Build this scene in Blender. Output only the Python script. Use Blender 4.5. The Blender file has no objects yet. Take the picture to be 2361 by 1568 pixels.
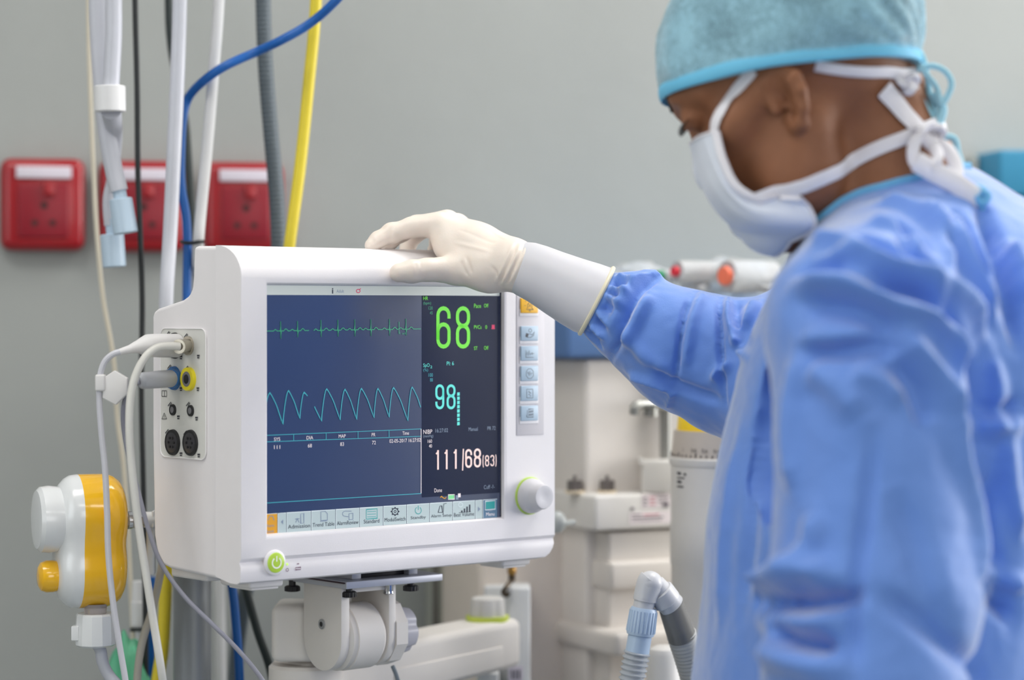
import bpy, bmesh, math, random
import numpy as np
from mathutils import Vector, Matrix, noise
from mathutils.bvhtree import BVHTree
R = math.radians
sc = bpy.context.scene
COL = sc.collection
# ------------------------------------------------------------------ camera
F = 5575.0; CX = 1180.5; HZ = 724.0; H = 1.38
cam_d = bpy.data.cameras.new('camera'); cam = bpy.data.objects.new('camera', cam_d); COL.objects.link(cam)
cam.location = (0, 0, H); cam.rotation_euler = (R(90), 0, 0)
cam_d.sensor_width = 36; cam_d.lens = 36 * F / 2361
cam_d.shift_y = -(784 - HZ) / 2361
cam_d.clip_start = .05
cam_d.dof.use_dof = True; cam_d.dof.focus_distance = 2.30; cam_d.dof.aperture_fstop = 2.5; cam_d.dof.aperture_blades = 0
sc.camera = cam
# ------------------------------------------------------------------ world, lights, exposure
sc.view_settings.view_transform = 'Standard'; sc.view_settings.look = 'None'
sc.view_settings.gamma = 1; sc.view_settings.use_curve_mapping = False
sc.view_settings.exposure = 0.08
sc.cycles.use_denoising = True
sc.cycles.max_bounces = 8; sc.cycles.diffuse_bounces = 4; sc.cycles.caustics_reflective = False; sc.cycles.caustics_refractive = False
wd = bpy.data.worlds.new('daylight'); sc.world = wd; wd.use_nodes = True
wd.node_tree.nodes['Background'].inputs[0].default_value = (.9, .95, 1, 1)
wd.node_tree.nodes['Background'].inputs[1].default_value = 1.0
WA = R(10)
W0 = Vector((-0.5725, 2.95, 0))                      # point on the back wall
WU = Vector((math.cos(WA), math.sin(WA), 0)); WN = Vector((math.sin(WA), -math.cos(WA), 0))
def WP(a, b, z): return W0 + WU * a + WN * b + Vector((0, 0, z))   # room coordinates: along the back wall, out of it, up
def area(name, loc, target, sx, sy, power, color):
    l = bpy.data.lights.new(name, 'AREA'); l.shape = 'RECTANGLE'; l.size = sx; l.size_y = sy; l.energy = power; l.color = color
    o = bpy.data.objects.new(name, l); COL.objects.link(o); o.location = loc
    o.rotation_euler = (Vector(target) - Vector(loc)).to_track_quat('-Z', 'Y').to_euler()
    return o
CEIL = 2.8
LAMPS = [(-.45, 1.2), (1.25, .62), (0.2, 3.3), (1.9, 3.3)]
for a, b in LAMPS:
    p = WP(a, b, CEIL - .06)
    area('ceiling_lamp_light', p, p - Vector((0, 0, 1)), 1.1, .55, 14 if b < .9 else (6.5 if b < 2 else 6), (1, .98, .955))
p = WP(3.5, .72, 1.75); area('window_light_right', p, p - WU + WN * .25, 1.2, 1.4, 66, (1, .985, .97))
p = WP(-1.42, 1.9, 1.7); area('fill_light_left', p, p + WU, 1.3, 1.3, 9, (.95, .98, 1))  # added fill, no known source; brightens the sides facing left
p = WP(1.1, 5.3, 1.75); area('fill_light_rear', p, p + WN * -1, 2.2, 1.4, 24, (1, .965, .93))  # added fill from behind the camera, no known source
# ------------------------------------------------------------------ materials
def srgb(c):
    return tuple(((v / 255) / 12.92 if v / 255 <= .04045 else ((v / 255 + .055) / 1.055) ** 2.4) for v in c)
MATS = {}
def mat(name, rgb, rough=.5, metal=0, spec=.5, noise_amt=0, noise_scale=40, bump=0, bump_scale=200, trans=0, emit=0, alpha=1, sheen=0, sss=0, coat=0, detail=3, ior=None, rgb2=None):
    if name in MATS: return MATS[name]
    m = bpy.data.materials.new(name); m.use_nodes = True; nt = m.node_tree; b = nt.nodes['Principled BSDF']
    c = srgb(rgb) + (1,)
    b.inputs['Base Color'].default_value = c; b.inputs['Roughness'].default_value = rough; b.inputs['Metallic'].default_value = metal
    b.inputs['Specular IOR Level'].default_value = spec
    if ior: b.inputs['IOR'].default_value = ior
    if trans: b.inputs['Transmission Weight'].default_value = trans
    if alpha < 1: b.inputs['Alpha'].default_value = alpha
    if emit: b.inputs['Emission Color'].default_value = c; b.inputs['Emission Strength'].default_value = emit
    if sheen: b.inputs['Sheen Weight'].default_value = sheen; b.inputs['Sheen Roughness'].default_value = .4
    if coat: b.inputs['Coat Weight'].default_value = coat; b.inputs['Coat Roughness'].default_value = .1
    if sss:
        b.inputs['Subsurface Weight'].default_value = sss; b.inputs['Subsurface Radius'].default_value = (.012, .006, .004); b.inputs['Subsurface Scale'].default_value = .6
    tc = nt.nodes.new('ShaderNodeTexCoord')
    nz = nt.nodes.new('ShaderNodeTexNoise'); nz.inputs['Scale'].default_value = noise_scale; nz.inputs['Detail'].default_value = detail
    nt.links.new(tc.outputs['Object'], nz.inputs['Vector'])
    amt = noise_amt if noise_amt else .02
    ramp = nt.nodes.new('ShaderNodeMix'); ramp.data_type = 'RGBA'
    ca = tuple(v * (1 - amt) for v in c[:3]) + (1,)
    cb = (srgb(rgb2) + (1,)) if rgb2 else tuple(min(1, v * (1 + amt)) for v in c[:3]) + (1,)
    if rgb2: ca = c
    ramp.inputs[6].default_value = ca; ramp.inputs[7].default_value = cb
    mr = nt.nodes.new('ShaderNodeMapRange'); mr.inputs[1].default_value = .3; mr.inputs[2].default_value = .7
    nt.links.new(nz.outputs['Fac'], mr.inputs[0]); nt.links.new(mr.outputs[0], ramp.inputs[0])
    nt.links.new(ramp.outputs[2], b.inputs['Base Color'])
    if bump:
        n2 = nt.nodes.new('ShaderNodeTexNoise'); n2.inputs['Scale'].default_value = bump_scale; n2.inputs['Detail'].default_value = 4
        nt.links.new(tc.outputs['Object'], n2.inputs['Vector'])
        bp = nt.nodes.new('ShaderNodeBump'); bp.inputs['Strength'].default_value = bump; bp.inputs['Distance'].default_value = .002
        nt.links.new(n2.outputs['Fac'], bp.inputs['Height']); nt.links.new(bp.outputs[0], b.inputs['Normal'])
    MATS[name] = m
    return m
# ------------------------------------------------------------------ geometry helpers
def P(px, py, Y): return Vector(((px - CX) / F * Y, Y, H + (HZ - py) / F * Y))
XF = {}
def empty(name, loc, rz=0, label=None, cat=None, group=None, rot=None):
    o = bpy.data.objects.new(name, None); COL.objects.link(o); o.location = loc
    o.rotation_euler = rot if rot else (0, 0, rz); o.empty_display_size = .05
    m = Matrix.Translation(Vector(loc)) @ (o.rotation_euler.to_matrix().to_4x4())
    XF[o.name] = m
    tag(o, label, cat, group); return o
def tag(o, label=None, cat=None, group=None, kind=None):
    if label: o['label'] = label
    if cat: o['category'] = cat
    if group: o['group'] = group
    if kind: o['kind'] = kind
    return o
class MB:
    """collects shapes; world=True means the points are world points"""
    def __init__(s): s.v = []; s.f = []; s.m = []; s.sm = []
    def add(s, vs, fs, m=0, smooth=True):
        o = len(s.v); s.v += [Vector(v) for v in vs]
        for f in fs: s.f.append(tuple(i + o for i in f)); s.m.append(m); s.sm.append(smooth)
        return s
    def box(s, lo, hi, m=0, M=None, ch=0):
        x0, y0, z0 = lo; x1, y1, z1 = hi
        if ch:
            return s.rbox(lo, hi, ch, m, M)
        vs = [Vector(p) for p in ((x0,y0,z0),(x1,y0,z0),(x1,y1,z0),(x0,y1,z0),(x0,y0,z1),(x1,y0,z1),(x1,y1,z1),(x0,y1,z1))]
        if M is not None: vs = [M @ v for v in vs]
        return s.add(vs, [(0,3,2,1),(4,5,6,7),(0,1,5,4),(1,2,6,5),(2,3,7,6),(3,0,4,7)], m, False)
    def rbox(s, lo, hi, r, m=0, M=None, seg=3):
        bm = bmesh.new(); bmesh.ops.create_cube(bm, size=1)
        c = [(a + b) / 2 for a, b in zip(lo, hi)]; d = [(b - a) for a, b in zip(lo, hi)]
        for v in bm.verts: v.co = Vector((c[0] + v.co.x * d[0], c[1] + v.co.y * d[1], c[2] + v.co.z * d[2]))
        r = min(r, min(d) * .49)
        bmesh.ops.bevel(bm, geom=bm.edges[:], offset=r, segments=seg, profile=.5, affect='EDGES')
        return s.bm(bm, m, M)
    def bm(s, bm, m=0, M=None, smooth=True):
        bm.verts.index_update()
        vs = [(M @ v.co if M is not None else v.co.copy()) for v in bm.verts]
        fs = [tuple(v.index for v in f.verts) for f in bm.faces]
        bm.free(); return s.add(vs, fs, m, smooth)
    def prism(s, pts, d, m=0, r=0, seg=3, smooth=True):
        """polygon pts (3D, planar) extruded by vector d, optional bevel"""
        bm = bmesh.new(); d = Vector(d)
        a = [bm.verts.new(Vector(p)) for p in pts]; b = [bm.verts.new(Vector(p) + d) for p in pts]
        n = len(pts)
        bm.faces.new(a); bm.faces.new(b[::-1])
        for i in range(n): bm.faces.new((a[i], b[i], b[(i + 1) % n], a[(i + 1) % n]))
        bmesh.ops.recalc_face_normals(bm, faces=bm.faces[:])
        if r:
            es = [e for e in bm.edges if len(e.link_faces) == 2 and e.calc_face_angle(0) > R(25)]
            bmesh.ops.bevel(bm, geom=es, offset=r, segments=seg, profile=.5, affect='EDGES', clamp_overlap=True)
        return s.bm(bm, m, None, smooth)
    def lathe(s, prof, o, ax, m=0, n=32, ref=None, cap=True):
        """prof list of (along, radius)"""
        o = Vector(o); ax = Vector(ax).normalized()
        rf = Vector(ref) if ref else (Vector((0, 0, 1)) if abs(ax.z) < .9 else Vector((1, 0, 0)))
        e1 = (rf - ax * rf.dot(ax)).normalized(); e2 = ax.cross(e1)
        vs = []; fs = []
        for (t, r) in prof:
            for k in range(n):
                a = 2 * math.pi * k / n
                vs.append(o + ax * t + (e1 * math.cos(a) + e2 * math.sin(a)) * r)
        for i in range(len(prof) - 1):
            for k in range(n):
                fs.append((i * n + k, i * n + (k + 1) % n, (i + 1) * n + (k + 1) % n, (i + 1) * n + k))
        if cap:
            fs.append(tuple(range(n))[::-1]); fs.append(tuple((len(prof) - 1) * n + k for k in range(n)))
        return s.add(vs, fs, m)
    def cyl(s, a, b, r, r2=None, m=0, n=24, ch=0):
        a = Vector(a); b = Vector(b); L = (b - a).length; r2 = r if r2 is None else r2
        if ch: return s.lathe([(0, r - ch), (ch, r), (L - ch, r2), (L, r2 - ch)], a, b - a, m, n)
        return s.lathe([(0, r), (L, r2)], a, b - a, m, n)
    def tube(s, pts, r, m=0, n=12, sub=8, rfun=None, cap=True, flat=None, smoothpath=True):
        pts = [Vector(p) for p in pts]
        if smoothpath: pts = catmull(pts, sub)
        if callable(rfun):
            pass
        L = [0]
        for i in range(1, len(pts)): L.append(L[-1] + (pts[i] - pts[i-1]).length)
        vs = []; fs = []; e1 = None
        for i, p in enumerate(pts):
            t = (pts[min(i+1, len(pts)-1)] - pts[max(i-1, 0)]).normalized()
            if e1 is None:
                rf = Vector((0, 0, 1)) if abs(t.z) < .9 else Vector((1, 0, 0))
                if flat is not None: rf = Vector(flat)
            else: rf = e1
            if flat is not None: rf = Vector(flat)
            e1 = (rf - t * rf.dot(t)).normalized(); e2 = t.cross(e1)
            rr = rfun(L[i], L[-1]) if rfun else r
            if isinstance(rr, tuple): ra, rb = rr
            else: ra = rb = rr
            for k in range(n):
                a = 2 * math.pi * k / n
                vs.append(p + e1 * math.cos(a) * ra + e2 * math.sin(a) * rb)
        for i in range(len(pts) - 1):
            for k in range(n): fs.append((i*n+k, i*n+(k+1) % n, (i+1)*n+(k+1) % n, (i+1)*n+k))
        if cap: fs.append(tuple(range(n))[::-1]); fs.append(tuple((len(pts)-1)*n+k for k in range(n)))
        return s.add(vs, fs, m)
    def sphere(s, c, r, m=0, n=20, sc_=(1, 1, 1)):
        prof = []
        bm = bmesh.new(); bmesh.ops.create_uvsphere(bm, u_segments=n, v_segments=n // 2, radius=1)
        c = Vector(c)
        for v in bm.verts: v.co = Vector((v.co.x * r * sc_[0], v.co.y * r * sc_[1], v.co.z * r * sc_[2])) + c
        return s.bm(bm, m)
    def build(s, name, mats, parent=None, local=False, sharp=35, kind=None, label=None, bevel=0):
        me = bpy.data.meshes.new(name)
        vs = s.v
        if parent is not None and not local:
            inv = XF[parent.name].inverted() if parent.name in XF else Matrix()
            vs = [inv @ v for v in vs]
        me.from_pydata([tuple(v) for v in vs], [], s.f)
        if not isinstance(mats, (list, tuple)): mats = [mats]
        for m in mats: me.materials.append(m)
        me.polygons.foreach_set('material_index', s.m); me.polygons.foreach_set('use_smooth', s.sm)
        bm = bmesh.new(); bm.from_mesh(me); bmesh.ops.recalc_face_normals(bm, faces=bm.faces[:]); bm.to_mesh(me); bm.free()
        me.update(); me.set_sharp_from_angle(angle=R(sharp))
        o = bpy.data.objects.new(name, me); COL.objects.link(o)
        if parent is not None:
            o.parent = parent
            XF[o.name] = XF.get(parent.name, Matrix())
        if kind: o['kind'] = kind
        if label: o['label'] = label
        if bevel:
            b = o.modifiers.new('bevel', 'BEVEL'); b.width = bevel; b.segments = 3; b.limit_method = 'ANGLE'; b.angle_limit = R(40)
        return o
def catmull(pts, sub):
    """centripetal Catmull-Rom through the points"""
    if len(pts) < 3:
        return [pts[0].lerp(pts[-1], i / sub) for i in range(sub + 1)]
    out = []
    q = [pts[0] * 2 - pts[1]] + list(pts) + [pts[-1] * 2 - pts[-2]]
    for i in range(1, len(q) - 2):
        p0, p1, p2, p3 = q[i-1:i+3]
        t0 = 0; t1 = t0 + max(1e-5, (p1-p0).length) ** .5; t2 = t1 + max(1e-5, (p2-p1).length) ** .5; t3 = t2 + max(1e-5, (p3-p2).length) ** .5
        for k in range(sub):
            t = t1 + (t2 - t1) * k / sub
            a1 = p0 * ((t1-t)/(t1-t0)) + p1 * ((t-t0)/(t1-t0)); a2 = p1 * ((t2-t)/(t2-t1)) + p2 * ((t-t1)/(t2-t1)); a3 = p2 * ((t3-t)/(t3-t2)) + p3 * ((t-t2)/(t3-t2))
            b1 = a1 * ((t2-t)/(t2-t0)) + a2 * ((t-t0)/(t2-t0)); b2 = a2 * ((t3-t)/(t3-t1)) + a3 * ((t-t1)/(t3-t1))
            out.append(b1 * ((t2-t)/(t2-t1)) + b2 * ((t-t1)/(t2-t1)))
    out.append(pts[-1]); return out
def rot_to(ax):   # matrix whose local z is ax
    return Vector(ax).to_track_quat('Z', 'Y').to_matrix().to_4x4()
def text_mesh(txt):
    cu = bpy.data.curves.new('t', 'FONT'); cu.body = txt; cu.resolution_u = 3
    ob = bpy.data.objects.new('t', cu); COL.objects.link(ob)
    bpy.context.view_layer.update()
    dg = bpy.context.evaluated_depsgraph_get()
    me = bpy.data.meshes.new_from_object(ob.evaluated_get(dg))
    vs = [v.co.copy() for v in me.vertices]; fs = [tuple(p.vertices) for p in me.polygons]
    bpy.data.objects.remove(ob); bpy.data.meshes.remove(me); bpy.data.curves.remove(cu)
    return vs, fs
def pxline(*a): return [Vector(p) for p in a]
# ------------------------------------------------------------------ room shell
m_wall = mat('painted_wall', (164, 167, 165), .75, noise_amt=.05, noise_scale=3.5, bump=.25, bump_scale=60, detail=8)
m_ceil = mat('ceiling_paint', (235, 235, 232), .8)
m_floor = mat('vinyl_floor', (150, 158, 160), .35, noise_amt=.06, noise_scale=30)
m_frame = mat('window_frame_white', (235, 236, 236), .4)
A0, A1, B1 = -1.5, 3.6, 5.4
def struct(mb, name, m): return mb.build(name, m, kind='structure')
def slab(lo, hi, name, m):
    M = Matrix.Translation(W0) @ Matrix.Rotation(WA, 4, 'Z')       # local x along wall, local y into the wall
    mb = MB(); mb.box(lo, hi, 0, M); return struct(mb, name, m)
slab((A0 - .1, 0, 0), (A1 + .1, .1, CEIL), 'wall_back', m_wall)
slab((A0 - .1, -B1 - .1, -.1), (A1 + .1, .1, 0), 'floor', m_floor)
slab((A0 - .1, -B1 - .1, CEIL), (A1 + .1, .1, CEIL + .1), 'ceiling', m_ceil)
def wall_with_window(name, axis, pos0, pos1, lo, hi, wlo, whi, z0, z1, wn):
    """four boxes around an opening, as one wall, plus a window unit"""
    M = Matrix.Translation(W0) @ Matrix.Rotation(WA, 4, 'Z')
    mb = MB()
    def bx(l0, l1, za, zb, m=mb, t0=pos0, t1=pos1):
        if axis == 'y': m.box((t0, l0, za), (t1, l1, zb), 0, M)
        else: m.box((l0, t0, za), (l1, t1, zb), 0, M)
    bx(lo, wlo, 0, CEIL); bx(whi, hi, 0, CEIL); bx(wlo, whi, 0, z0); bx(wlo, whi, z1, CEIL)
    struct(mb, name, m_wall)
    fr = MB(); t0 = pos0 + .02; t1 = pos0 + .07
    mid = (wlo + whi) / 2
    for a, b, c, d in ((wlo, wlo + .05, z0, z1), (whi - .05, whi, z0, z1), (wlo + .05, whi - .05, z0, z0 + .05), (wlo + .05, whi - .05, z1 - .05, z1), (mid - .02, mid + .02, z0 + .05, z1 - .05)):
        bx(a, b, c, d, fr, t0, t1)
    w = struct(fr, wn, m_frame)
    g = MB(); bx(wlo + .05, whi - .05, z0 + .05, z1 - .05, g, (t0 + t1) / 2 - .003, (t0 + t1) / 2 + .003)
    gm = mat('window_glass', (235, 245, 250), .02, trans=1, ior=1.1)
    p = g.build('pane', gm, w, local=True)
wall_with_window('wall_right', 'y', A1, A1 + .1, -B1, 0, -1.4, -.1, 1.05, 2.45, 'window_1')
wall_with_window('wall_left', 'y', A0 - .1, A0, -B1, 0, -2.6, -1.2, 1.0, 2.4, 'added_window_left')  # the window in this wall is added, to go with the left fill
wall_with_window('wall_rear', 'x', -B1 - .1, -B1, A0, A1, 0, 2.2, 1.05, 2.45, 'added_window_rear')  # unseen window, added to go with the rear fill
m_diff = mat('lamp_diffuser', (255, 252, 246), .5, emit=3)
for i, (a, b) in enumerate(LAMPS):
    c = WP(a, b, CEIL)
    e = empty('ceiling_light', c, WA, 'flat rectangular ceiling light panel with white frame ' + ['over the socket wall, left of the two', 'over the socket wall, right of the two', 'behind the photographer on the left', 'behind the photographer on the right'][i], 'ceiling light', 'ceiling light panels')
    f = MB()
    for lo, hi in (((-.6, -.32, -.04), (.6, -.28, 0)), ((-.6, .28, -.04), (.6, .32, 0)), ((-.6, -.28, -.04), (-.56, .28, 0)), ((.56, -.28, -.04), (.6, .28, 0))): f.box(lo, hi)
    f.build('frame', m_frame, e, local=True)
    MB().box((-.56, -.28, -.03), (.56, .28, -.01)).build('diffuser', m_diff, e, local=True)
# ------------------------------------------------------------------ red sockets on the back wall
m_red = mat('red_plastic', (160, 10, 26), .3, noise_amt=.03, coat=.3)
m_lab = mat('label_paper', (222, 214, 226), .5)
m_hole = mat('socket_hole', (70, 12, 16), .5)
def on_wall(px, py, off=0):
    """point where the line of sight meets the plane 'off' in front of the back wall; returned as (a, z)"""
    d = Vector(((px - CX) / F, 1, (HZ - py) / F)); o = Vector((0, 0, H))
    t = ((W0 + WN * off) - o).dot(WN) / d.dot(WN)
    q = o + d * t; return (q - W0).dot(WU), q.z
for i, (x0, x1, y0, y1) in enumerate(((0, 196, 364, 578), (228, 425, 369, 581), (470, 655, 372, 583))):
    a0, _ = on_wall(x0, 450, .02); a1, _ = on_wall(x1, 450, .02); _, z1 = on_wall(x0, y0, .02); _, z0 = on_wall(x0, y1, .02)
    ac = (a0 + a1) / 2; zc = (z0 + z1) / 2; w = a1 - a0; h = z1 - z0
    e = empty('wall_socket', WP(ac, 0, zc), WA, ['glossy red wall power socket with white label, nearest the left edge', 'red wall power socket half covered by hanging white tubes, middle of the three', 'red wall power socket between white tube and grey hose just above the monitor'][i], 'power socket', 'red wall sockets')
    p = MB(); p.rbox((-w/2, -.026, -h/2), (w/2, 0, h/2), .018, seg=4)
    p.build('faceplate', m_red, e, local=True)
    q = MB(); q.rbox((-w*.29, -.0285, -h*.36), (w*.31, -.024, h*.22), .003)
    q.build('socket_insert', mat('red_insert', (140, 12, 34), .35), e, local=True)
    s_ = MB(); s_.rbox((w*.01, -.034, h*.09), (w*.14, -.028, h*.24), .002)
    s_.build('switch', m_red, e, local=True)
    l = MB(); l.rbox((-w*.31, -.0295, h*.28), (w*.34, -.0255, h*.41), .001)
    l.build('label_strip', m_lab, e, local=True)
    for (hx, hz, hr) in ((.02, -.01, .0048), (-.09, -.2, .0042), (.12, -.2, .0042)):
        MB().cyl((hx*w, -.0290, hz*h), (hx*w, -.027, hz*h), hr).build('pin_hole', m_hole, e, local=True)
# ------------------------------------------------------------------ patient monitor
Y0 = 2.218; Y1 = Y0 * 573 / 530
SA = Vector(((612 - CX) / F * Y0, Y0, 0)); SB = Vector(((1153 - CX) / F * Y1, Y1, 0))
TH = math.atan2(SB.y - SA.y, SB.x - SA.x)
UU = Vector((math.cos(TH), math.sin(TH), 0)); VV = Vector((-math.sin(TH), math.cos(TH), 0))
SW = (SB - SA).length
ZB = H - .246
MO = Vector((SA.x, SA.y, ZB))                        # local origin: left edge of the glass, bottom of the housing
def mf(px, py, w=0.0):
    """(u, z) in the monitor's own axes for a point on its plane at depth w"""
    d = Vector(((px - CX) / F, 1, (HZ - py) / F)); o = Vector((0, 0, H))
    t = (MO + VV * w - o).dot(VV) / d.dot(VV); q = o + d * t - MO
    return q.dot(UU), q.z
def ms(px, py, u):
    """(w, z) for a point on the side plane u"""
    d = Vector(((px - CX) / F, 1, (HZ - py) / F)); o = Vector((0, 0, H))
    t = (MO + UU * u - o).dot(UU) / d.dot(UU); q = o + d * t - MO
    return q.dot(VV), q.z
mon = empty('patient_monitor', MO, TH, 'white bedside patient monitor with dark blue screen showing 68 and 98', 'patient monitor')
m_case = mat('monitor_white_plastic', (238, 234, 236), .42, bump=.04, bump_scale=900, noise_amt=.01)
m_case2 = mat('monitor_foot_plastic', (228, 224, 222), .5)
FW = -.006                                            # front plane of the bezel
uL = mf(556, 900, FW)[0]; uR = mf(1279, 900, FW)[0]
zT = mf(556, 566.5, 0)[1] + .001
sL, sR = 0.0, SW
sT = mf(612, 657)[1]; sBt = mf(612, 1230)[1]
zC = mf(560, 1298, FW)[1]                             # crease near the bottom
# bezel profile (w, z) from lower rear to upper rear
prof = [(.036, .004), (.012, .000), (.001, .000), (FW + .0022, .0018), (FW + .0012, .0055), (FW + .0010, .0105), (FW + .0008, zC - .0045), (FW + .0030, zC), (FW, zC + .0035)]
n_low = len(prof)
prof += [(FW, sBt - .006), (FW, sT + .006)]
RA = .032
arc0 = max(zT - .028, sT + .0075)
prof += [(FW, arc0)]
for k in range(1, 9):
    a = k / 8 * math.pi / 2
    prof.append((FW + .040 * (1 - math.cos(a)), arc0 + (zT - arc0) * math.sin(a)))
prof.append((.036, zT))
us = [uL, sL - .004, sR + .004, uR]
bm = bmesh.new()
G = [[bm.verts.new((u, w, z)) for u in us] for (w, z) in prof]
iB, iT = n_low, n_low + 1
RC = .019
for row in G:
    for v, s_ in ((row[3], 1),):
        if v.co.z < RC: v.co.x -= s_ * (RC - math.sqrt(max(0, RC * RC - (RC - v.co.z) ** 2)))
for i in range(len(prof) - 1):
    for j in range(3):
        if i == iB and j == 1: continue
        bm.faces.new((G[i][j], G[i][j+1], G[i+1][j+1], G[i+1][j]))
# recess
inn = [bm.verts.new(p) for p in ((sL, .0006, sBt), (sR, .0006, sBt), (sR, .0006, sT), (sL, .0006, sT))]
mid = [bm.verts.new(p) for p in ((sL - .0015, FW + .0015, sBt - .002), (sR + .0015, FW + .0015, sBt - .002), (sR + .0015, FW + .0015, sT + .002), (sL - .0015, FW + .0015, sT + .002))]
out = [G[iB][1], G[iB][2], G[iT][2], G[iT][1]]
for k in range(4):
    k2 = (k + 1) % 4
    bm.faces.new((out[k], out[k2], mid[k2], mid[k])); bm.faces.new((mid[k], mid[k2], inn[k2], inn[k]))
# ends and back
for j in (0, 3): bm.faces.new([G[i][j] for i in range(len(prof))])
bm.faces.new([G[0][j] for j in range(4)] + [G[-1][j] for j in (3, 2, 1, 0)])
bmesh.ops.recalc_face_normals(bm, faces=bm.faces[:])
# round the end outlines
es = [e for e in bm.edges if len(e.link_faces) == 2 and ((all(abs(v.co.x - uL) < 1e-6 for v in e.verts)) or (all(abs(v.co.x - uR) < 1e-6 for v in e.verts))) and e.calc_face_angle(0) > R(40)]
es = [e for e in es if not all(v.co.y > .03 for v in e.verts)]
bmesh.ops.bevel(bm, geom=es, offset=.006, segments=4, profile=.5, affect='EDGES', clamp_overlap=True)
fb_ = MB().bm(bm).build('front_bezel', m_case, mon, local=True, sharp=40)
for o_ in (fb_,): wn_ = o_.modifiers.new('normals', 'WEIGHTED_NORMAL'); wn_.keep_sharp = True; wn_.weight = 60
# rear housing: side outline from the photograph, extruded across
side_px = [(500, 567), (446, 567.5), (443.5, 640), (441, 664), (434, 680), (420, 691), (362, 711), (353, 717), (350, 730), (350, 1000), (354, 1235), (361, 1275), (376, 1304), (392, 1312), (500, 1336)]
u_s = uL + .0035
outl = [ms(x, y, u_s) for x, y in side_px]
outl = [(max(.0362, w) if i in (0, len(side_px) - 1) else w, z) for i, (w, z) in enumerate(outl)]
rear = MB(); rear.prism([(u_s, w, z) for w, z in outl], (uR - u_s - .019, 0, 0), r=.004, seg=3)
rh_ = rear.build('rear_housing', m_case, mon, local=True, sharp=35); wn_ = rh_.modifiers.new('normals', 'WEIGHTED_NORMAL'); wn_.keep_sharp = True
DB = max(w for w, z in outl)
# feet
for (x0, x1, y0, y1, wa) in ((575, 655, 1336, 1352, .004), (1158, 1224, 1284, 1302, .004)):
    u0, z0 = mf(x0 if x0 < 900 else x0, y0, wa); u1, _ = mf(x1, y0, wa)
    f = MB(); zt = .012
    _, zb = mf(x1, y1, wa)
    f.rbox((u0, wa, zb), (u1, wa + .05, zt), .003); f.rbox((u0 + .004, wa + .003, zb - .002), (u1 - .004, wa + .04, zb + .001), .001)
    f.build('foot', m_case2, mon, local=True)
w0, z0 = ms(455, 1326, u_s + .004)
MB().rbox((u_s + .006, w0 - .012, -.004), (u_s + .04, w0 + .05, .012), .003).build('foot', m_case2, mon, local=True)
# ---- screen
m_scr = mat('lit_screen', (33, 45, 76), .22, emit=.38, spec=.6, ior=2.1, noise_amt=.01)
m_ink_g = mat('screen_green', (104, 206, 58), .3, emit=.45)
m_ink_dg = mat('screen_dim_green', (60, 142, 110), .3, emit=.4)
m_ink_c = mat('screen_cyan', (92, 206, 198), .3, emit=.45)
m_ink_dc = mat('screen_dim_cyan', (64, 150, 164), .3, emit=.4)
m_ink_w = mat('screen_white', (222, 212, 214), .3, emit=.4)
m_ink_dw = mat('screen_grey', (122, 136, 156), .3, emit=.35)
m_ink_lg = mat('screen_light_green', (120, 205, 140), .3, emit=.4)
m_ink_p = mat('screen_pink', (232, 206, 200), .3, emit=.45)
m_ink_r = mat('screen_red', (190, 36, 84), .3, emit=.4)
m_ink_k = mat('screen_black', (52, 58, 72), .3, emit=.2)
m_bar = mat('screen_toolbar', (170, 184, 186), .3, emit=.36)
m_bar2 = mat('screen_toolbar_edge', (215, 225, 228), .3, emit=.25)
m_org = mat('screen_orange', (205, 148, 44), .3, emit=.35)
m_hdr = mat('screen_header', (196, 202, 198), .3, emit=.25)
m_pan = mat('screen_dark_panel', (26, 32, 54), .2, emit=.38, ior=1.5)
m_menu = mat('screen_menu_blue', (86, 116, 142), .3, emit=.3)
m_teal = mat('screen_teal', (50, 150, 150), .3, emit=.35)
scr = MB(); scr.box((sL - .004, 0, sBt - .004), (sR + .004, .004, sT + .004))
screen = scr.build('screen', m_scr, mon, local=True)
XF[screen.name] = XF[mon.name]
def quad(mb, px0, py0, px1, py1, m=0, d=-.0003):
    """rectangle on the glass, given by its left edge x,y0,y1 at px0 and right edge at px1 in line with the screen"""
    u0, za = mf(px0, py0, d); u1, _ = mf(px1, py0, d); _, zb = mf(px0, py1, d)
    mb.add([(u0, d, zb), (u1, d, zb), (u1, d, za), (u0, d, za)], [(0, 1, 2, 3)], m, False)
def quad2(mb, px0, y0a, y0b, px1, y1a, y1b, m=0, d=-.0003):
    pts = [mf(px0, y0b, d), mf(px1, y1b, d), mf(px1, y1a, d), mf(px0, y0a, d)]
    mb.add([(u, d, z) for u, z in pts], [(0, 1, 2, 3)], m, False)
def rib(mb, pts, wpx, m=0, d=-.0005, closed=False, raw=False):
    """flat stroke along pixel points on the glass"""
    q = [Vector(mf(x, y, d)) for x, y in pts] if not raw else [Vector(p) for p in pts]
    hw = wpx / F * 2.3 / 2 if not raw else wpx / 2
    n = len(q); vs = []; fs = []
    for i in range(n):
        if closed: a, b = q[(i - 1) % n], q[(i + 1) % n]
        else: a, b = q[max(i-1, 0)], q[min(i+1, n-1)]
        t = (b - a); t = t.normalized() if t.length > 0 else Vector((1, 0))
        nn = Vector((-t.y, t.x))
        k = 1.0
        if 0 < i < n - 1 or closed:
            t1 = (q[i] - a).normalized() if (q[i]-a).length else t
            c = max(.5, abs(t1.dot(t))); k = 1 / c
        vs.append((q[i].x + nn.x * hw * k, d, q[i].y + nn.y * hw * k)); vs.append((q[i].x - nn.x * hw * k, d, q[i].y - nn.y * hw * k))
    for i in range(n if closed else n - 1):
        j = (i + 1) % n; fs.append((2*i, 2*i+1, 2*j+1, 2*j))
    mb.add(vs, fs, m, False)
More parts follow.
